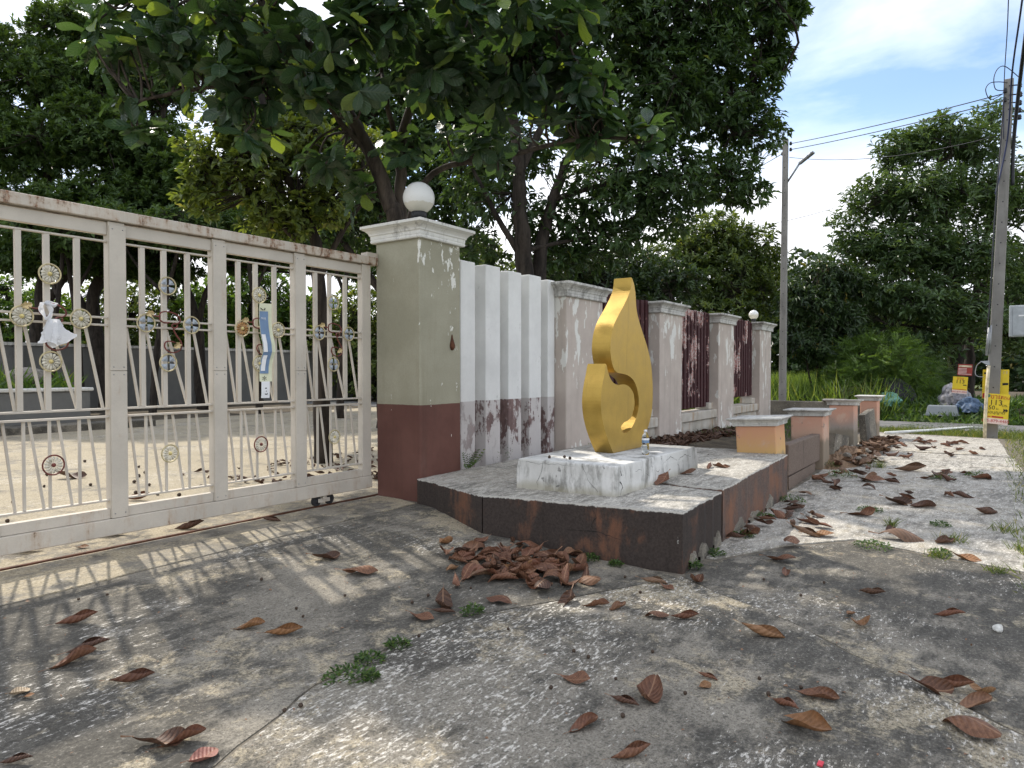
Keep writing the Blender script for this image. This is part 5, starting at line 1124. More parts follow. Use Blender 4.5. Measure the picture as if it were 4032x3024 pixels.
# feathery trees at the back of the yard
Bt = (10.256,28.022,-0.308)
tree('feathery_tree', 'tall feathery dark tree at the far left behind the gate', [
    ([dn(Bt), (10.326,27.991,1.744), (10.55,27.747,4.042), (10.824,27.619,6.69), (10.768,28.149,9.724), (10.71,28.683,12.807)], 0.30, 0.08), ([(10.493,27.807,3.386), (11.276,26.929,5.372), (12.071,26.221,7.73), (12.693,25.777,10.629)], 0.16, 0.05), ([(10.561,27.754,4.699), (9.986,28.466,6.647), (9.74,28.893,8.936)], 0.14, 0.04)],
    [(*(10.515,28.956,12.639),1.6,1.2),(*(11.92,27.868,14.06),1.5,.8),(*(11.463,27.574,11.802),1.9,1.3),(*(10.35,28.208,9.295),1.9,1.2),(*(11.767,26.194,9.624),1.9,1.3),(*(9.723,28.502,6.929),1.4,1.0),(*(11.022,26.64,6.767),2.0,1.1),(*(9.238,29.835,10.444),2.0,1.6),(*(10.288,28.165,5.356),1.7,.6,.8),(*(11.227,26.818,5.192),1.5,.5,.6),(*(12.523,26.411,11.885),1.5,1.2)],
    6600, 15, 0.22, 0.34, T_CARD, 'leaf_feather', 'bark_dark', 21, droop=0.35, spread=1.1, hubs=60, twr=0.02, group='feathery trees behind the gate')
Bt = (12.119,26.234,-0.259)
tree('feathery_tree', 'feathery dark tree with a leaning trunk behind the second gate panel', [
    ([dn(Bt), (12.023,26.433,1.584), (11.817,26.8,3.761), (12.433,26.349,6.144), (13.304,25.708,8.593), (14.014,25.676,11.869)], 0.34, 0.08), ([(11.945,26.583,2.756), (11.352,27.497,4.766), (11.085,27.924,6.106)], 0.14, 0.05), ([(12.277,26.549,5.469), (13.208,25.242,6.144), (14.204,24.196,7.033)], 0.15, 0.05)],
    [(*(13.722,26.11,12.392),1.8,1.3,.8),(*(14.917,25.312,13.491),1.6,1.0,.6),(*(13.22,25.858,9.447),2.0,1.3),(*(14.111,24.019,8.17),1.8,1.1),(*(12.641,25.741,7.279),2.0,1.1),(*(15.238,22.89,6.884),1.6,.9),(*(13.586,24.357,6.274),1.6,.6),(*(12.324,26.132,5.436),1.5,.6,.6),(*(13.489,25.15,4.99),1.4,.5,.6)],
    5600, 15, 0.22, 0.34, T_CARD, 'leaf_feather', 'bark_dark', 22, droop=0.35, spread=1.1, hubs=50, twr=0.02, group='feathery trees behind the gate')
Bt = (14.621,24.399,-0.412)
tree('feathery_tree', 'slanting dark-trunked tree behind the third gate panel', [
    ([dn(Bt), (14.57,24.534,1.417), (14.527,24.653,3.159), (14.255,25.1,4.901), (13.929,25.617,6.469)], 0.28, 0.10), ([(14.552,24.606,2.811), (14.799,24.311,4.553), (15.639,23.507,5.981), (16.644,22.62,6.744)], 0.13, 0.05)],
    [(*(14.73,24.476,6.556),1.7,.6),(*(16.443,22.913,6.921),1.6,.6,.7),(*(17.99,21.56,6.483),1.3,.5,.4),(*(13.721,25.896,5.946),1.2,.5,.5),(*(16.111,24.22,5.759),1.2,.5,.5),(*(17.356,22.442,5.759),1.1,.45,.5),(*(18.599,20.661,5.578),1.0,.6,.7)], 3600, 15, 0.22, 0.34, T_CARD, 'leaf_feather', 'bark_dark', 23, droop=0.4, spread=1.1, hubs=30, twr=0.02, group='feathery trees behind the gate')
# yellow-green tree between gate and fig
Bt = (7.009,8.427,-0.049)
tree('broadleaf_tree', 'yellow-green leafy tree above the middle of the gate', [
    ([dn(Bt), (6.946,8.401,1.688), (6.876,8.353,2.522), (6.784,8.338,3.339), (6.572,8.488,4.004), (6.326,8.691,4.79), (6.251,9.015,6.054)], 0.15, 0.04), ([(6.861,8.393,3.079), (6.409,8.708,3.594), (5.907,9.092,4.087), (5.582,9.382,4.06)], 0.06, 0.02), ([(6.881,8.356,2.8), (7.023,8,3.477), (7.159,7.648,3.935)], 0.06, 0.02)],
    [(*(5.799,9.262,4.556),.52,.5),(*(5.58,9.38,3.927),.32,.38),(*(6.201,8.852,4.249),.6,.5),(*(6.622,8.44,4.687),.55,.45),(*(6.449,8.653,3.662),.55,.35),(*(6.872,8.231,3.891),.5,.4,.8),(*(6.02,9.138,5.061),.4,.35),(*(6.483,9.402,6.663),.45,.5),(*(6.713,8.873,5.909),.5,.5,.6),(*(7.23,7.92,4.682),.5,.4,.5)],
    1150, 8, 0.14, 0.48, T_OBOV, 'leaf_yellowgreen', 'bark_dark', 31, droop=0.35, spread=1.1, hubs=36, tintpow=0.8)

SLIM = [((9.386,24.052,0.262), (9.446,24.024,1.99), (9.556,23.925,3.719), (9.72,23.758,5.736), (9.489,24.754,4.789), (9.384,25.298,6.153)),
        ((10.376,24.38,0.209), (10.352,24.474,2.018), (10.277,24.642,3.827), (10.12,24.937,5.937), (10.82,24.602,4.944), (11.229,24.413,6.368)),
        ((11.447,21.978,0.235), (11.551,21.889,2.004), (11.756,21.655,3.773), (12.093,21.243,5.836), (11.418,22.872,4.867), (11.073,23.761,6.26)),
        ((14.001,20.073,0.182), (13.985,20.156,2.031), (13.935,20.29,3.881), (13.818,20.529,6.038), (14.464,20.27,5.021), (14.846,20.122,6.475)),
        ((13.858,15.922,0.315), (13.907,15.906,1.963), (13.988,15.845,3.611), (14.113,15.731,5.534), (14.1,16.418,4.634), (14.108,16.797,5.938))]
# slim dark-trunked trees standing in the back bed
for k, (bx, lean, d_, lab) in enumerate(((112,14,21.5,'slim dark trunk crossing behind the first gate panel'),(176,-18,22.5,'forked slim dark trunk behind the first gate post'),(330,30,22,'slim tree leaning right behind the second gate panel'),(560,-14,23,'slim tree behind the third gate panel'),(735,10,20.5,'slim dark-trunked tree behind the last gate panel'))):
    PT = SLIM[k]
    tree('slim_tree', lab, [([dn(PT[0]), PT[1], PT[2], PT[3]], 0.13, 0.05), ([PT[2], PT[4], PT[5]], 0.07, 0.025)], [(*PT[3],1.5,.7),(*PT[5],1.2,.55)], 800, 10, 0.22, 0.34, T_CARD, 'leaf_feather', 'bark_dark', 120+k, droop=0.4, spread=1.1, hubs=14, twr=0.014, group='slim trees in the back bed')
# dense dark tree deeper in the yard, behind the fig
Bt = (12.112,12.317,0.5)
tree('broadleaf_tree', 'dense dark tree deeper in the yard behind the fig and the pillar', [
    ([dn(Bt), (12.157,12.32,2.55), (12.202,12.31,4.145), (12.129,12.467,5.739), (11.898,12.862,7.676)], 0.2, 0.05), ([(12.188,12.314,3.689), (12.494,11.577,5.126), (13.032,10.854,6.476), (13.468,10.623,7.79)], 0.12, 0.03), ([(12.168,12.328,3.234), (11.588,13.202,4.6), (11.091,13.966,6.195), (10.59,14.727,7.562)], 0.11, 0.03)],
    [(*(10.466,14.919,8.017),1.2,1.0),(*(11.238,13.79,7.22),1.2,.9),(*(12.032,12.678,7.904),1.3,1.1),(*(12.371,11.457,6.75),1.2,.9),(*(13.401,10.715,7.676),1.2,1.1),(*(13.056,10.443,5.637),1.0,.8,.8),(*(12.287,11.534,5.415),1.1,.7,.8),(*(11.737,13.027,5.739),1.1,.8),(*(11.262,13.668,4.6),.9,.5,.6),(*(13.155,10.96,4.486),.9,.5,.7),(*(12.96,12.989,4.668),.9,.5,.8),(*(13.711,10.238,6.651),.9,.8),(*(11.005,14.184,9.043),1.2,.9),(*(12.574,11.945,9.156),1.4,1.0),(*(13.75,10.265,9.156),1.3,1.0)],
    5000, 8, 0.20, 0.38, T_SMALL, 'leaf_broad', 'bark_dark', 12, droop=0.5, spread=1.15, hubs=70)
# trees and bushes beyond the back wall, seen through the gate
for k, (c, r, lab, s) in enumerate((((13.432,38.449,3.854),2.6,'sunlit bushy tree beyond the back wall at the far left of the gate',41),((18.4,36.616,4.8),3.0,'round green tree beyond the back wall behind the second gate panel',42),((21.728,31.877,5.283),2.6,'bright green pointed tree beyond the wall behind the third gate panel',43),((25.094,30.497,3.462),2.2,'low green bush beyond the wall behind the last gate panel',44),((24.162,24.867,3.928),2.4,'green tree showing between gate and olive pillar',45),((26.676,21.343,5.978),2.4,'far green tree seen between fig trunk and dark trunks',46))):
    tree('bushy_tree', lab, [([dn(c), (c[0],c[1],c[2]*0.5), c], 0.2, 0.06)], [(*c,r,r*0.9),(c[0]+r*0.7,c[1]-r*0.5,c[2]-r*0.35,r*0.6,r*0.6),(c[0]-r*0.6,c[1]+r*0.5,c[2]-r*0.4,r*0.65,r*0.6),(c[0],c[1],max(0.8,c[2]-r),r*1.1,r*0.7)],
         1700, 8, 0.30, 0.42, T_SMALL, 'leaf_bright' if k in (0,2) else 'leaf_yellowgreen', 'bark_dark', s, droop=0.3, hubs=10, twr=0.02, group='trees beyond the compound wall')

# trees along the right
Bt = (26.829,8.753,1.056)
tree('broadleaf_tree', 'round lighter green tree beyond the fence, left of the lamp pole', [([dn(Bt), (26.811,8.851,3.227), (26.787,8.945,5.036), (26.914,8.812,6.483)], 0.2, 0.05), ([(26.797,8.907,4.312), (26.069,9.988,5.578), (25.663,10.587,6.121)], 0.1, 0.03), ([(26.802,8.911,4.674), (27.632,7.769,5.94), (27.951,7.33,6.483)], 0.1, 0.03)],
     [(*(26.706,9.109,6.483),1.5,1.1),(*(27.531,7.919,6.121),1.2,1.0),(*(25.865,10.287,5.759),1.3,1.0),(*(26.891,8.797,5.036),1.9,1.1),(*(27.715,7.607,4.674),1.2,1.0),(*(25.433,10.868,4.674),1.2,.9),(*(26.554,9.223,3.408),2.4,1.2,.8)], 3600, 8, 0.23, 0.36, T_SMALL, 'leaf_yellowgreen', 'bark_dark', 51, droop=0.4, spread=1.1, hubs=30, twr=0.015, tintpow=1.6)
Bt = (19.015,9.463,1.414)
tree('broadleaf_tree', 'dark shrubby tree filling the gap behind the gold flame', [([dn(Bt), (19.037,9.478,2.821), (18.978,9.609,4.228)], 0.15, 0.05)], [(*(19.059,9.493,4.228),1.6,.8),(*(17.308,10.251,4.227),1.2,.7),(*(20.337,8.538,4.151),1.3,.7),(*(19.041,9.481,3.102),2.0,1.0)], 2600, 8, 0.21, 0.36, T_SMALL, 'leaf_mango', 'bark_dark', 52, droop=0.4, hubs=20)
Bt = (25.217,4.926,0.282)
tree('mango_tree', 'small dark many-stemmed tree with drooping leaves right of the lamp pole', [
    ([dn(Bt), (25.222,4.93,0.628), (25.21,4.979,1.573), (25.164,5.081,2.675), (25.111,5.198,3.935)], 0.11, 0.03), ([dn(Bt), (25.107,5.099,0.785), (25.004,5.277,1.73), (24.916,5.446,2.99)], 0.06, 0.02), ([dn(Bt), (25.333,4.776,0.785), (25.435,4.656,1.573), (25.545,4.541,2.832)], 0.07, 0.02), ([(25.222,4.93,0.628), (25.168,4.869,1.729), (25.214,4.844,2.983)], 0.06, 0.02)],
    [(*(25.106,5.195,3.62),.95,.75),(*(25.482,4.689,4.564),.8,.6),(*(24.999,5.312,2.517),.75,.5),(*(25.641,4.415,3.147),.8,.7),(*(25.789,4.003,2.356),.55,.45),(*(24.901,5.674,3.945),.5,.6),(*(25.092,4.813,2.04),.8,.35),(*(26.26,4.092,4.286),.7,.6)], 2200, 9, 0.23, 0.27, T_SMALL, 'leaf_mango', 'bark_dark', 53, droop=0.75, spread=1.1, hubs=30)
Bt = (29.642,1.199,-0.343)
tree('whorl_tree', 'big tree with whorled glossy leaves filling the right side', [
    ([dn(Bt), (29.684,1.187,1.081), (29.748,1.151,2.756), (29.703,1.282,4.766), (29.542,1.579,6.776), (29.478,1.738,8.786)], 0.34, 0.10), ([dn((30.529,0.803,-0.377)), (30.577,0.795,1.417), (30.643,0.757,3.125), (31.017,0.477,5.533), (31.594,0.083,7.986)], 0.24, 0.07),
    ([(29.712,1.248,4.096), (28.745,2.657,4.934), (27.984,3.76,5.436)], 0.12, 0.03), ([(29.623,1.431,5.771), (28.976,2.41,7.446), (28.416,3.244,8.451)], 0.12, 0.03), ([(29.743,1.147,2.421), (28.865,2.069,2.912), (27.973,3,3.064)], 0.10, 0.03), ([(30.908,0.61,4.847), (31.854,-0.369,5.566), (32.717,-1.217,6.643)], 0.12, 0.04)],
    [(*(28.717,2.842,9.289),1.0,.75),(*(29.493,1.749,9.792),1.2,.8),(*(30.741,0.658,9.585),1.2,.8),(*(28.114,3.647,7.614),1.1,.8),(*(28.61,2.238,7.515),1.6,1.1),(*(30.373,0.771,7.664),1.6,1.1),(*(27.8,4.04,5.939),1.0,.7),(*(28.298,2.623,5.701),1.6,1.0),(*(29.666,1.007,5.404),1.7,1.1),(*(32.339,-0.63,8.037),1.6,1.4),(*(32.39,-0.807,4.901),1.5,1.4),
     (*(27.867,3.883,4.096),1.1,.8),(*(28.133,2.448,3.868),1.6,.9),(*(29.157,0.969,3.378),1.5,.9),(*(27.904,3.425,2.413),1.0,.6),(*(28.505,2.037,2.237),1.2,.5,.7),(*(32.157,-0.545,2.811),1.3,.9),(*(27.648,4.635,6.819),.5,.3,.5),(*(31.395,0.114,10.851),.7,.45,.6)],
    5200, 8, 0.29, 0.28, T_OBOV, 'leaf_whorl', 'bark_dark', 54, droop=0.25, spread=1.35, hubs=60, twr=0.016, updir=0.8)
for k, (c, r, lab) in enumerate((((56.905,-2.646,6.253),4.5,'distant tree mass beyond the electrical cabinet'),((50.359,11.928,5.934),4.0,'distant tree behind the slim lamp pole'),((56.31,6.942,6.793),5.0,'distant tree hidden behind the big right tree'))):
    tree('distant_tree', lab, [([dn(c), c], 0.35, 0.1)], [(*c,r,r*0.9),(c[0],c[1],c[2]*0.45,r*1.1,r*0.8)], 1500, 6, 0.55, 0.5, T_CARD, 'leaf_mango', 'bark_dark', 60+k, hubs=0, group='distant trees on the right')

def far_wood(name, label, a, b, n, seed, h=8.0):
    rs = np.random.RandomState(seed); q = rs.rand(n); P = np.outer(1-q, a)+np.outer(q, b); P += rs.normal(size=(n,3))*np.array([1.6,1.6,0]); top = h*(0.55+0.25*np.sin(q*23)+0.2*np.sin(q*61+1)); P[:,2] = top*rs.rand(n)**0.7
    d = rs.normal(size=(n,3)); d[:,2] -= 0.3; V, T, tn = stamp(T_CARD, P, d, rs.normal(size=(n,3)), rs.uniform(0.5,0.9,n), rs.uniform(0.25,0.45,n), rs)
    return tag(put(name, np_mesh(name, V, T, tn), 'leaf_mango'), label, 'wood', None, 'stuff')
far_wood('far_wood', 'far dark belt of trees closing the view on the right', (58,30,0), (70,-14,0), 9000, 1)
far_wood('far_wood', 'far dark belt of trees behind the compound', (-10,62,0), (60,32,0), 16000, 2, 7.0)
# shrubs at the right, bright grass field, ground cover
for k, (c, r, lab, m, tm, L) in enumerate((((24.783,2.969,1.488),1.3,'feathery light green shrub below the big right tree','leaf_bright',T_FROND,0.40),((24.687,3.956,0.812),0.95,'small feathery shrub beside the small dark tree','leaf_bright',T_FROND,0.36),((27.189,2.135,1.1),0.9,'dim feathery shrub left of the big trunk','leaf_feather',T_FROND,0.40),((22.799,3.148,0.315),0.42,'low dark bush at the end of the peach pillars','weed_leaf',T_SMALL,0.12),((23.652,2.452,0.299),0.40,'low dark bush in front of the spiky plant','weed_leaf',T_SMALL,0.12),((24.758,1.567,0.206),0.36,'low bush by the storage tub','weed_leaf',T_SMALL,0.12))):
    tree('shrub', lab, [([dn(c), (c[0],c[1],c[2]*0.7+0.1), c], 0.03, 0.01)], [(c[0],c[1],c[2],r,r*0.8),(c[0]+r*0.5,c[1]-r*0.5,c[2]-r*0.4,r*0.7,r*0.5),(c[0]-r*0.4,c[1]+r*0.6,c[2]-r*0.5,r*0.7,r*0.5)], 560 if r > 0.6 else 260, 6, L, 0.42, tm, m, 'bark_dark', 70+k, cat='shrub', hubs=8, twr=0.006, cpart='foliage', group='shrubs by the side road')
T_BLADE = (np.array([(0,-.5,0),(0,.5,0),(.5,-.4,.02),(.5,.4,.02),(1,0,-.10)], float), np.array([(0,1,3),(0,3,2),(2,3,4)]))
def blades(name, label, area, n, L, Wd, mat, seed, z=-0.05, kind='stuff', parent=None, lean=0.45, cat=None):
    rs = np.random.RandomState(seed); x0, x1, y0, y1 = area; B = np.stack([rs.uniform(x0,x1,n), rs.uniform(y0,y1,n), np.full(n, 0.0)], 1)
    B[:,2] = [z(*q) for q in B[:,:2]] if callable(z) else z
    d = rs.normal(size=(n,3))*lean; d[:,2] = 1; nr = rs.normal(size=(n,3)); nr[:,2] = 0.3; Ln = L*(0.5+0.9*rs.rand(n))
    V, T, tn = stamp(T_BLADE, B, d, nr, Ln, np.full(n, Wd), rs); o = put(name, np_mesh(name, V, T, tn), mat, parent)
    return tag(o, label, cat, None, kind)
blades('tall_grass', 'bright sunlit tall grass field behind the low mouldy wall', (22.5,44,2.5,14), 26000, 1.15, 0.035, 'field_grass', 81, cat='grass')
blades('ground_cover', 'dark creeping ground cover between side road and big tree', (22.15,26.5,-2.1,5.8), 11000, 0.24, 0.06, 'weed_leaf', 82, z=lambda x, y: bank_z(x), lean=0.9, cat='ground cover')
blades('side_grass', 'short grass strip before the side road', (17.6,19.4,-2.6,3.2), 5000, 0.15, 0.014, 'grass_blade', 83, lean=0.8, cat='grass')
blades('verge_grass', 'rough green grass verge along the right edge of the sidewalk', (6.0,17.5,-2.6,-0.18), 11000, 0.14, 0.011, 'grass_blade', 84, z=lambda x, y: ground_z(x, y)-0.05, lean=0.8, cat='grass')
blades('bed_grass', 'scrubby grass in the bed behind the short pillars', (13.2,19.5,2.6,5.0), 2500, 0.16, 0.014, 'weed_leaf', 85, z=0.05, lean=0.8, cat='grass')
blades('yard_weeds', 'weeds growing in the planter at the back of the yard', (-8,7.8,18.5,20.4), 2600, 0.5, 0.06, 'leaf_bright', 86, z=0.95, lean=0.8, cat='weeds')
# spiky rosette plants
for k, (c, lab) in enumerate((((23.3,3.85,0),'grey-green spiky rosette plant below the big right tree'),((23.1,3.1,0),'second spiky rosette plant nearer the storage tub'))):
    ZA = bank_z(c[0])-0.02; rs = np.random.RandomState(90+k); n = 26; a = rs.rand(n)*6.28; e = rs.uniform(0.35,1.4,n); d = np.stack([np.cos(a)*np.cos(e), np.sin(a)*np.cos(e), np.sin(e)], 1)
    V, T, tn = stamp((T_BLADE[0]*np.array([1,1,1.6]), T_BLADE[1]), np.tile(np.array([[c[0],c[1],ZA]]), (n,1)), d, np.array([[0,0,1.0]])+0*d+rs.normal(size=(n,3))*0.1, rs.uniform(0.7,1.2,n), np.full(n,0.07), rs)
    t = thing('agave_plant', lab, 'plant', (c[0],c[1],ZA), 'spiky rosette plants'); put('leaves', np_mesh('leaves', V, T, tn), 'agave_leaf', t)

# ------------------------------------------------------------------ fallen leaves
def curled(seed, roll, bend, twist, nu=17, nv=9, bite=0.0):
    """dry leaf blade of unit length: rolled across, bent along, twisted, quilted between the side veins, with a stalk"""
    r2 = random.Random(seed); V = []; UV = []; T = []; ph = r2.uniform(0, 6)
    for i in range(nu):
        s = i/(nu-1); hw = 0.30*math.sin(math.pi*min(0.988, max(0.012, s**1.12)))**0.72*(0.85+0.22*s)*(1+0.03*math.sin(s*17+ph))
        rl = roll*(0.75+0.5*s+0.15*math.sin(s*4+ph)); tw = twist*(s-0.5)
        for j in range(nv):
            q = j/(nv-1)*2-1; w = hw*(1-(bite*max(0, math.sin(s*7+ph))**2 if q > 0.5 else 0)); a = rl*q
            y = w*math.sin(a)/rl if abs(rl) > 0.05 else w*q; z = w*(1-math.cos(a))/rl if abs(rl) > 0.05 else 0
            z += 0.014*math.sin((s-0.28*abs(q))*2*math.pi/0.125)*abs(q)*(1-abs(q)**4) + 0.14*hw*math.sin(s*8+ph+2*q)*abs(q)**2 + 0.03*math.sin(s*6.5+ph*2)
            y, z = y*math.cos(tw)-z*math.sin(tw), y*math.sin(tw)+z*math.cos(tw); x = s-0.5
            th = bend*x; V.append((math.sin(th)/bend if abs(bend) > 0.05 else x, y, z+((1-math.cos(th))/bend if abs(bend) > 0.05 else 0))); UV.append((s, 0.5+0.5*q*hw/0.32))
    for i in range(nu-1):
        for j in range(nv-1): a = i*nv+j; T += [(a,a+nv,a+nv+1),(a,a+nv+1,a+1)]
    k = len(V); c = V[nv//2]
    for p in ((c[0]+0.02,-0.010,c[2]+.004),(c[0]+0.02,0.010,c[2]+.004),(c[0]-0.20,-0.005+0.03*r2.uniform(-1,1),c[2]+0.06*r2.uniform(-0.3,1)),(c[0]-0.20,0.006,c[2]+0.03)): V.append(p); UV.append((0,0.5))
    T += [(k,k+1,k+3),(k,k+3,k+2)]
    V = np.array(V); V[:,2] -= V[:,2].min()
    return V, np.array(T), np.array(UV)
LV_ = []
for s, a in enumerate(((1.3,0.7,0.8),(2.2,0.5,0.6),(0.8,1.5,1.5),(2.9,0.4,0.5),(-1.2,-0.9,0.8),(1.0,1.9,-1.2),(-1.9,0.5,-0.8),(1.5,1.3,1.9),(0.7,0.7,0.6),(-1.0,-1.2,1.0),(2.5,-0.8,1.1),(0.9,-1.1,-1.0),(1.8,1.4,-1.4),(-2.3,0.8,0.6))):
    V, T, UV = curled(s, *a, bite=0.5 if s in (2,7,11) else 0.0); LV_.append((V, T, UV))
LMES = {}
def leafmesh(k, mat):
    if (k, mat) not in LMES:
        me = np_mesh('dry_leaf', *[LV_[k][0], LV_[k][1]], None, LV_[k][2], True); me.materials.append(M[mat]); LMES[(k, mat)] = me
    return LMES[(k, mat)]
lr = random.Random(99)
def fallen(x, y, size, label, z=0.006, mat='dry_leaf', k=None, rz=None, tilt=0.18, group=None, sy=1.0, deck=False):
    o = bpy.data.objects.new('dry_leaf', leafmesh(lr.randrange(14) if k is None else k, mat)); COL.objects.link(o)
    o.location = (x, y, z + (0 if deck else ground_z(x, y))); o.scale = (size, size*sy, size); o.rotation_euler = (lr.uniform(-tilt,tilt), lr.uniform(-tilt,tilt), lr.uniform(0,6.283) if rz is None else rz)
    return tag(o, label, 'leaf', group)
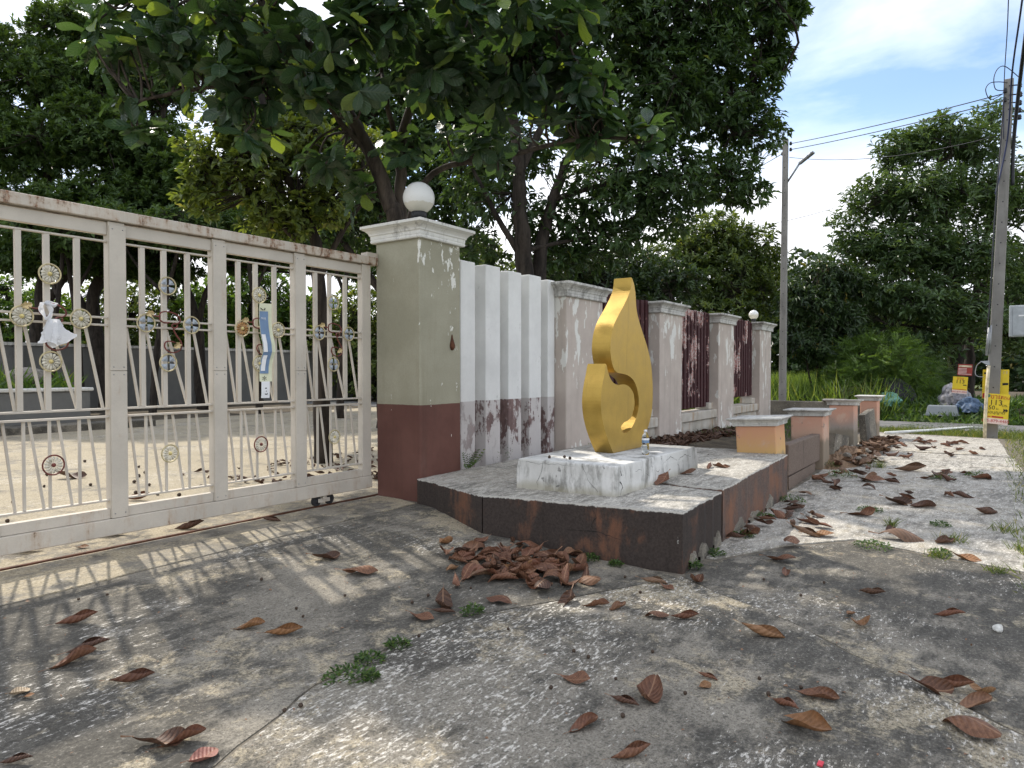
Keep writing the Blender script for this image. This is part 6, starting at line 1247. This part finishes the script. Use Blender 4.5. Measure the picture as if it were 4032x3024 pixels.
# (x, y, length, heading, shape, colour, label): single leaves lying in the open
ONE = [
 ((1.764,4.222),.20,0.5,1,'dry_leaf','brown dry leaf with a dark rolled tip, left, below the gate shadow'),
 ((1.551,3.757),.21,0.9,0,'dry_leaf','large brown dry leaf with a shredded dark one behind it at left'),
 ((1.659,3.848),.19,0.6,3,'dry_leaf_dark','shredded blackish dry leaf behind a larger brown one at left'),
 ((1.64,3.364),.19,0.75,1,'dry_leaf','rolled brown leaf casting an oval shadow, lower left'),
 ((1.261,3.614),.11,1.5,8,'dry_leaf_pale','small pale cream leaf standing at the left edge'),
 ((1.278,3.56),.05,0.5,8,'dry_leaf_tan','tiny tan leaf scrap right of the pale cream leaf'),
 ((2.366,3.495),.17,0.2,0,'dry_leaf_tan','left one of two tan leaves lying end to end on the driveway'),
 ((2.446,3.289),.20,0.25,1,'dry_leaf_tan','right one of two tan leaves lying end to end on the driveway'),
 ((3.455,4.138),.22,0.4,2,'dry_leaf_dark','dark flat dry leaf alone on the driveway near the gate wheels'),
 ((3.416,3.722),.25,0.3,4,'dry_leaf','reddish brown leaf with a torn tail right of the dark flat one'),
 ((2.985,1.703),.16,-0.5,8,'dry_leaf','brown ribbed leaf in the middle foreground slab'),
 ((3.023,1.335),.24,1.1,5,'dry_leaf','big torn upright leaf forming a V in the foreground'),
 ((2.913,1.397),.15,-0.7,3,'dry_leaf_dark','curled left half beside the big torn V-shaped leaf'),
 ((2.617,1.449),.16,0.6,0,'dry_leaf','brown leaf with an upturned tail left of the V-shaped leaf'),
 ((2.52,1.175),.17,0.3,1,'dry_leaf','ribbed brown leaf at the bottom edge, centre'),
 ((3.291,1.152),.08,0.6,8,'dry_leaf_tan','small tan folded leaf right of the V-shaped leaf'),
 ((3.394,1.174),.10,-0.5,3,'dry_leaf','thin curled strip of leaf above the small tan folded leaf'),
 ((4.123,1.105),.24,-0.2,1,'dry_leaf_tan','large orange-brown ribbed leaf alone on the right slab joint'),
 ((3.305,0.775),.16,-1.2,3,'dry_leaf','narrow rolled leaf leaning on a long pale-ribbed leaf'),
 ((3.167,0.664),.26,-1.0,0,'dry_leaf_tan','long twisted leaf with a pale rib at the lower right'),
 ((3.492,0.673),.18,-0.3,0,'dry_leaf','slim brown leaf above the long twisted leaf'),
 ((3.897,0.252),.22,-0.2,2,'dry_leaf','widest crumpled leaf of the group at the lower right'),
 ((3.973,0.16),.20,-0.6,1,'dry_leaf','rolled leaf overlapping the widest crumpled leaf, lower right'),
 ((3.986,0.041),.13,-0.9,5,'dry_leaf_tan','small twisted leaf at the right end of the lower right group'),
 ((3.833,0.06),.17,0.1,0,'dry_leaf','dark-ribbed leaf below the small twisted one, lower right'),
 ((3.523,0.069),.25,-1.1,9,'dry_leaf','long brown leaf alone near the bottom right corner'),
 ((5.134,0.217),.17,-0.7,3,'dry_leaf','slim leaf alone on the right dark slab'),
 ((4.636,0.654),.17,0.3,5,'dry_leaf_tan','broken tan leaf on the right dark slab'),
 ((4.81,0.737),.09,0.9,8,'dry_leaf_tan','small leaf touching the broken tan leaf'),
 ((5.324,0.683),.17,-0.8,1,'dry_leaf_dark','dark rolled leaf above the broken tan leaf'),
 ((5.857,1.423),.23,-0.5,8,'dry_leaf','ribbed leaf below the platform corner with another against it'),
 ((5.492,1.296),.14,1.2,0,'dry_leaf','cupped leaf just below the ribbed leaf near the platform corner'),
 ((4.897,1.784),.19,0.9,5,'dry_leaf','upright cupped leaf right at the foot of the platform corner'),
 ((4.689,2.023),.19,-0.1,3,'dry_leaf_dark','dark rolled leaf left of the platform corner foot'),
 ((4.642,1.904),.12,-0.9,8,'dry_leaf','small leaf hanging off the dark rolled one by the platform'),
 ((4.135,1.573),.17,0.1,1,'dry_leaf','right one of two leaves under the platform corner'),
 ((4.049,1.724),.16,-0.4,9,'dry_leaf','left one of two leaves under the platform corner'),
 ((4.01,2.135),.18,-0.3,0,'dry_leaf','brown leaf with its stalk up in front of the leaf pile'),
 ((4.054,1.996),.15,0.6,7,'dry_leaf','twisted broken leaf right of the one with its stalk up'),
 ((3.139,2.879),.16,-0.3,8,'dry_leaf','reddish cupped leaf by the slab joint left of the pile'),
 ((3.296,2.838),.15,0.2,3,'dry_leaf_dark','dark arched leaf between the cupped leaf and a weed tuft'),
 ((3.717,3.085),.17,-1.3,6,'dry_leaf','crescent-shaped leaf standing left of the leaf pile'),
 ((4.414,3.769),.17,-0.8,5,'dry_leaf_tan','orange leaf at the left end of the leaf pile'),
 ((1.465,2.784),.22,0.2,2,'dry_leaf_dark','left dark wavy leaf at the bottom left by the slab joint'),
 ((1.535,2.735),.18,0.5,0,'dry_leaf','brown ribbed leaf overlapping the dark wavy one, bottom left'),
 ((1.513,2.558),.15,1.2,8,'dry_leaf_pink','rounded pinkish leaf at the bottom edge, left'),
 ((1.063,3.078),.11,0.3,3,'dry_leaf_dark','dark curled scrap at the bottom left corner'),
 ((3.352,5.82),.24,0.35,1,'dry_leaf_dark','dark rolled leaf lying on the gate track'),
 ((3.949,5.49),.17,0.2,3,'dry_leaf_dark','small rolled leaf between track and driveway near the wheels'),
 ((2.192,6.142),.26,0.4,0,'dry_leaf','brown leaf under the gate at the far left'),
 ((2.829,6.148),.28,0.4,2,'dry_leaf_dark','dark curled leaf under the bottom rail of the gate'),
 ((2.492,5.883),.10,0.4,8,'dry_leaf_tan','small orange leaf between gate and track'),
 ((4.048,9.876),.40,0.2,2,'dry_leaf_dark','large dark leaf on the sunlit yard behind the first panel'),
 ((3.794,7.593),.28,0.1,1,'dry_leaf','reddish leaf just behind the bottom rail, second panel'),
 ((7.211,0.699),.38,-0.4,9,'dry_leaf_dark','long dark red leaf among weeds on the pale sidewalk'),
 ((7.512,0.807),.20,0.9,0,'dry_leaf_dark','cupped leaf behind the long dark red one on the sidewalk'),
 ((8.173,1.154),.30,-0.6,2,'dry_leaf','bent double leaf on the left of the pale sidewalk'),
 ((7.437,1.544),.24,-0.5,0,'dry_leaf','leaf on the grey stained sidewalk patch'),
 ((6.917,1.333),.26,-0.1,8,'dry_leaf_tan','flat tan leaf below the grey stained sidewalk patch'),
 ((9.116,0.92),.36,0.1,2,'dry_leaf_dark','crumpled pair-like leaf in the middle of the sidewalk'),
 ((9.066,0.661),.30,0.0,0,'dry_leaf_dark','dark leaf right of the crumpled one mid-sidewalk'),
 ((11.832,1.023),.42,-0.2,1,'dry_leaf_dark','pale-ribbed leaf far along the sidewalk'),
 ((11.44,0.63),.36,0.2,5,'dry_leaf_dark','humped leaf right of the far pale-ribbed leaf'),
 ((10.66,1.405),.34,-0.5,8,'dry_leaf','leaf near the low brown wall end'),
 ((11.591,0.146),.30,0.1,0,'dry_leaf','leaf near the grass verge on the sidewalk'),
 ((6.755,0.188),.22,-0.5,8,'dry_leaf_tan','tan leaf on the bright joint strip of the sidewalk'),
 ((7.282,0.36),.22,0.2,7,'dry_leaf_dark','shredded leaf tangled in dry weed on the sidewalk'),
 ((9.02,0.068),.30,0.3,1,'dry_leaf_dark','dark leaf by the verge, halfway along the sidewalk'),
]
for (x, y), sz, rz, k, m, lab in ONE: fallen(x, y, sz*1.05, lab, 0.008, m, k, rz - 0.96, 0.28)
# pile in front of the platform
CW = {'dry_leaf': 'brown', 'dry_leaf_dark': 'dark brown', 'dry_leaf_tan': 'tan'}
for k in range(82):
    u, v = lr.gauss(0, 0.46), lr.gauss(0, 0.46); cx, cy = (4.287,2.92)
    x = cx + (u*0.62*math.sin(0.61) + v*0.62*math.cos(0.61)); y = cy + (-u*0.62*math.cos(0.61) + v*0.62*math.sin(0.61)); m = lr.choice(['dry_leaf']*6+['dry_leaf_dark']*2+['dry_leaf_tan'])
    where = ('at the left edge' if u < -0.42 else 'at the right edge' if u > 0.42 else 'at the back' if v > 0.36 else 'at the near edge' if v < -0.36 else 'in the middle')
    d2 = u*u+v*v; fallen(x, y, lr.uniform(0.17,0.27), CW[m]+' dry leaf '+where+' of the leaf pile before the platform', 0.008+max(0, 0.055*(1-d2*1.6))*lr.random(), m, None, None, 0.34, 'leaves heaped before the platform')
for k in range(16):
    x, y = ((5.241,4.255), (5.11,3.818), (4.948,3.394), (5.022,2.88))[k % 4]; m = lr.choice(['dry_leaf','dry_leaf_dark']); w = ('by the olive pillar end', 'under the broken platform corner', 'behind the leaf pile', 'right of the leaf pile')[k % 4]
    fallen(x+lr.uniform(-.12,.12), y+lr.uniform(-.12,.12), lr.uniform(0.09,0.17), 'small '+CW[m]+' dry leaf along the platform foot '+w, 0.01, m, None, None, 0.4, 'leaves along the platform foot')
for (x, y, w) in ((7.46,2.56,'off the far right corner of the white pedestal'),(7.52,2.46,'upright beyond the far right pedestal corner'),(6.9,2.60,'against the middle of the right pedestal side'),(6.3,2.63,'against the right pedestal side below the bottle'),(7.6,2.95,'on the deck behind the pedestal end')): fallen(x, y, lr.uniform(0.14,0.24), 'dry leaf '+w, 0.335, 'dry_leaf', None, None, 0.5, 'leaves on the platform', deck=True)
for k in range(46):
    x = 6.3+lr.random()**1.2*9; y = 1.92-lr.random()**2*0.5+(0.12 if x > 9.3 else 0)-(0.25 if x > 13 else 0); m = lr.choice(['dry_leaf','dry_leaf_dark','dry_leaf_dark'])
    w = 'under the cracked platform side' if x < 7.2 else 'along the brown platform side' if x < 8.6 else 'at the foot of the leaning peach pillar' if x < 9.6 else 'along the low brown wall' if x < 11.1 else 'at the second peach pillar' if x < 12 else 'beside the earth heap' if x < 13.8 else 'near the farthest peach pillars'
    fallen(x, y, lr.uniform(0.14,0.30), CW[m]+' dry leaf drifted '+w, 0.01+lr.random()*0.03, m, None, None, 0.4, 'leaf drift along the low wall')
for k in range(40):
    x = 9.5+lr.random()*7; y = lr.uniform(0.1,1.7); m = lr.choice(['dry_leaf','dry_leaf_dark'])
    w = ('level with the second peach pillar' if x < 11.6 else 'level with the third peach pillar' if x < 14 else 'near the white pipe end')+(', verge side' if y < 0.6 else ', middle' if y < 1.15 else ', wall side')
    fallen(x, y, lr.uniform(0.15,0.30), CW[m]+' dry leaf on the pale sidewalk '+w, 0.01, m, None, None, 0.25, 'leaves scattered far along the sidewalk')
def litter(name, label, poly, n, zf, sz, seed, mats='dry_leaf_dark'):
    """matted leaf litter nobody could count"""
    rs = np.random.RandomState(seed); Vs, Ts, Us = [], [], []; off = 0; x0, x1, y0, y1 = poly
    for k in range(n):
        V, T, UV = LV_[rs.randint(14)]; a = rs.rand()*6.28; e = Euler((rs.uniform(-.5,.5), rs.uniform(-.5,.5), a)).to_matrix(); x, y = rs.uniform(x0,x1), rs.uniform(y0,y1)
        Vs.append(V@np.array(e).T*(sz*(0.6+0.7*rs.rand()))+np.array([x,y,zf(x,y)+rs.rand()*0.03])); Ts.append(T+off); Us.append(UV); off += len(V)
    return tag(put(name, np_mesh(name, np.concatenate(Vs), np.concatenate(Ts), None, np.concatenate(Us), True), mats), label, 'leaf litter', None, 'stuff')
litter('leaf_litter', 'brown leaf litter drifted against the beige fence behind the short pillars', (9.0,15.5,4.2,5.0), 420, lambda x, y: 0.20-0.022*(x-8.6), 0.24, 1)
litter('leaf_litter', 'thin dark leaf litter inside the yard behind the gate end', (5.0,9.5,6.4,9.0), 240, lambda x, y: 0.0, 0.13, 2)
litter('leaf_litter', 'leaf drift on the earth heap by the third short pillar', (11.9,15.8,1.6,2.0), 150, lambda x, y: ground_z(x, y)+0.02, 0.24, 3)

def crumbs():
    """tiny leaf flakes, grit and twig bits strewn over the paving"""
    rs = np.random.RandomState(77); n = 2600; x = rs.uniform(1.0, 12, n); y = rs.uniform(-0.1, 4.9, n); ok = ~((x > 4.85) & (y > 1.9)); x, y = x[ok], y[ok]; n = len(x)
    B = np.stack([x, y, [ground_z(p, q)+0.008 for p, q in zip(x, y)]], 1); d = rs.normal(size=(n,3)); d[:,2] *= 0.15; nr = rs.normal(size=(n,3))*0.25+np.array([0,0,1.0]); L = 0.006+0.022*rs.rand(n)**3
    V, T, tn = stamp(T_SMALL, B, d, nr, L, L*rs.uniform(0.15,0.8,n), rs)
    tag(put('leaf_crumbs', np_mesh('leaf_crumbs', V, T, tn, np.tile(np.array([[0.5,0.5]]), (len(V),1))), 'dry_leaf_dark'), 'tiny dark leaf crumbs and grit strewn over the concrete', 'debris', None, 'stuff')
crumbs()
# ------------------------------------------------------------------ small dark fruits dropped from the fig
ico = bmesh.new(); bmesh.ops.create_icosphere(ico, subdivisions=2, radius=1.0)
for v in ico.verts: v.co *= 1+0.08*math.sin(v.co.x*9+v.co.z*7)
fme = bpy.data.meshes.new('fallen_fruit'); ico.to_mesh(fme); ico.free(); fme.materials.append(M['fruit_brown'])
fme.polygons.foreach_set('use_smooth', [True]*len(fme.polygons))
def fruit(x, y, r, label, group, z=None):
    o = bpy.data.objects.new('fallen_fruit', fme); COL.objects.link(o); o.location = (x, y, (ground_z(x, y) if z is None else z)+r*0.85+0.004); o.scale = (r, r*0.95, r*0.9); o.rotation_euler = (lr.random()*6, lr.random()*6, 0); tag(o, label, 'fruit', group)
for p in ((1.919,4.576),(2.859,4.087),(3.46,4.165),(2.711,3.525),(2.666,3.402),(3.058,3.477),(3.442,3.094),(3.757,2.98),(3.28,3.088),(2.064,4.529),(2.45,3.527),(2.014,2.59),(1.943,2.613),(2.825,2.697),(2.795,2.704),(2.932,2.707)):
    fruit(*p, lr.uniform(0.009,0.013), 'small round dark fruit fallen on the driveway slab left of the leaf pile', 'fruits on the driveway slab')
for p in ((3.347,2.37),(3.287,1.884),(3.262,1.781),(3.529,1.527),(3.162,1.201),(3.381,0.872),(3.528,0.955),(2.842,1.758),(3.115,1.545),(2.79,1.349),(4.692,2.253),(4.43,2.011),(5.229,1.387),(5.401,1.007),(4.999,1.078),(3.541,0.76)):
    fruit(*p, lr.uniform(0.009,0.012), 'small round dark fruit fallen on the foreground slabs right of the joint', 'fruits on the foreground slabs')
for p in ((5.53,3.44),(5.62,3.33),(5.57,3.24)): fruit(*p, 0.016, 'small dark fruit on the left end of the white pedestal', 'fruits on the pedestal', 0.571)
for k in range(34): fruit(1.9+lr.random()*3.2, 6.5+lr.random()**1.5*6, lr.uniform(0.016,0.024), 'small dark fruit scattered on the sunlit yard behind the gate', 'fruits on the yard', -0.006)
for k in range(9): fruit(7.7+lr.random()*1.4, 2.9+lr.random()*1.2, lr.uniform(0.014,0.02), 'small dark fruit on the platform deck behind the pedestal', 'fruits on the platform deck', 0.315)

# ------------------------------------------------------------------ weeds in the joints
def weed(x, y, r, h, label, seed, z=0.0, mat='weed_leaf', kind='leaf', n=None):
    rs = np.random.RandomState(seed); t = thing('weed_tuft', label, 'weed', (x, y, z), 'weeds in the concrete joints')
    if kind == 'leaf':
        n = n or int(90+900*r); a = rs.rand(n)*6.28; q = r*np.sqrt(rs.rand(n)); B = np.stack([x+q*np.cos(a), y+q*np.sin(a), z+0.006+h*rs.rand(n)*(1-0.6*(q/r)**2)], 1)
        d = np.stack([np.cos(a+rs.normal(size=n)), np.sin(a+rs.normal(size=n)), rs.uniform(-0.1,0.9,n)], 1); nr = rs.normal(size=(n,3))*0.4+np.array([0,0,1.0])
        V, T, tn = stamp(T_SMALL, B, d, nr, rs.uniform(0.018,0.036,n), rs.uniform(0.010,0.018,n), rs)
    else:
        n = n or 70; a = rs.rand(n)*6.28; B = np.stack([x+0.4*r*rs.normal(size=n), y+0.4*r*rs.normal(size=n), np.full(n, z)], 1); d = np.stack([np.cos(a)*0.7, np.sin(a)*0.7, rs.uniform(0.4,1.3,n)], 1)
        V, T, tn = stamp(T_BLADE, B, d, rs.normal(size=(n,3)), h*(0.5+rs.rand(n)), np.full(n, 0.006), rs)
    put('leaves', np_mesh('leaves', V, T, tn), mat, t)
WD = [((3.418,2.701),.07,.05,'round green weed tuft in the joint left of the leaf pile','leaf'),((2.325,2.647),.11,.05,'largest green weed mat at the near end of the slab joint','leaf'),((2.541,2.694),.07,.04,'green weed patch in the middle of the slab joint','leaf'),((2.762,2.714),.06,.035,'sparse weed at the far end of the joint weed strip','leaf'),
      ((2.398,2.543),.035,.05,'single leafy seedling right of the largest weed mat','leaf'),((5.333,4.052),.07,.08,'leafy weed growing from the crack at the platform foot','leaf'),((4.541,2.747),.09,.05,'green weed growing through the leaf pile','leaf'),((4.948,2.686),.08,.05,'green weed right of the leaf pile at the platform foot','leaf'),
      ((4.951,2.459),.05,.03,'small weed at the foot of the dark platform side','leaf'),((5.242,1.932),.06,.07,'weed at the platform corner','leaf'),((5.719,1.916),.08,.05,'weed beside the corner on the sidewalk side','leaf'),((6.508,1.918),.10,.05,'weed under the big platform crack','leaf'),
      ((7.452,1.982),.10,.06,'weed by the broken plaster foot','leaf'),((8.568,1.95),.14,.08,'weed at the foot of the leaning peach pillar','leaf'),((10.861,1.79),.20,.10,'weed at the end of the low brown wall','leaf'),((11.612,2.113),.16,.10,'weed between low wall and second pillar','leaf'),
      ((6.768,0.869),.15,.05,'wide weed mat in the sidewalk joint','leaf'),((7.78,0.836),.06,.11,'yellowish upright weed on the sidewalk joint','grass'),((8.496,1.117),.13,.05,'flat weed beside the bent double leaf','leaf'),((6.723,0.38),.10,.07,'grassy weed on the bright joint strip','grass'),((6.837,0.37),.08,.04,'low weed left on the bright joint strip','leaf'),
      ((7.43,0.296),.14,.09,'dry grassy weed on the pale sidewalk','grass'),((8.082,0.441),.09,.05,'green weed upper middle of the sidewalk joint','leaf'),((6.498,-0.015),.10,.06,'weed at the right end of the sidewalk joint','grass'),((8.151,-0.106),.16,.11,'grass tuft at the right edge of the sidewalk','grass'),
      ((7.379,-0.195),.12,.10,'grass tuft at the picture edge by the sidewalk','grass'),((11.335,0.597),.16,.06,'weed by the humped leaf far along the sidewalk','leaf'),((11.765,0.202),.14,.07,'weed near the verge far along the sidewalk','leaf'),((11.974,1.452),.12,.14,'grass tuft far left on the sidewalk','grass'),
      ((19.732,1.148),.35,.30,'leafy light green weed on the side road edge','leaf'),((19.433,0.436),.30,.25,'leafy weed beside the white pipe','leaf'),((19.097,-0.137),.30,.22,'leafy weed right of the leaning pole foot','leaf'),((19.408,1.61),.3,.12,'low weed at the pipe','leaf')]
for k, ((x, y), r, h, lab, kd) in enumerate(WD): weed(x, y, r, h, lab, 200+k, ground_z(x, y), 'weed_leaf' if kd == 'leaf' else 'grass_blade', kd)
# fern and seedling at the foot of the white wall
fr = thing('fern', 'small dark fern growing between olive pillar and white wall', 'fern', (6.25, 5.0, 0.26))
rs = np.random.RandomState(301); n = 16; a = rs.rand(n)*6.28; B = np.tile(np.array([[6.25,5.0,0.26]]), (n,1)); d = np.stack([np.cos(a)*0.8, -abs(np.sin(a))*0.6-0.1, rs.uniform(0.3,1.4,n)], 1)
V, T, tn = stamp(T_FROND, B, d, np.array([[0,0,1.0]])+0*d, rs.uniform(0.18,0.34,n), np.full(n,0.07), rs); put('fronds', np_mesh('fronds', V, T, tn), 'weed_leaf', fr)
weed(6.92, 4.95, 0.10, 0.22, 'leafy seedling in front of the second white fin', 310, 0.30, n=26)
weed(9.0, 4.85, 0.10, 0.14, 'dry seedling at the foot of the nearest beige fence pillar', 311, 0.22, n=26)
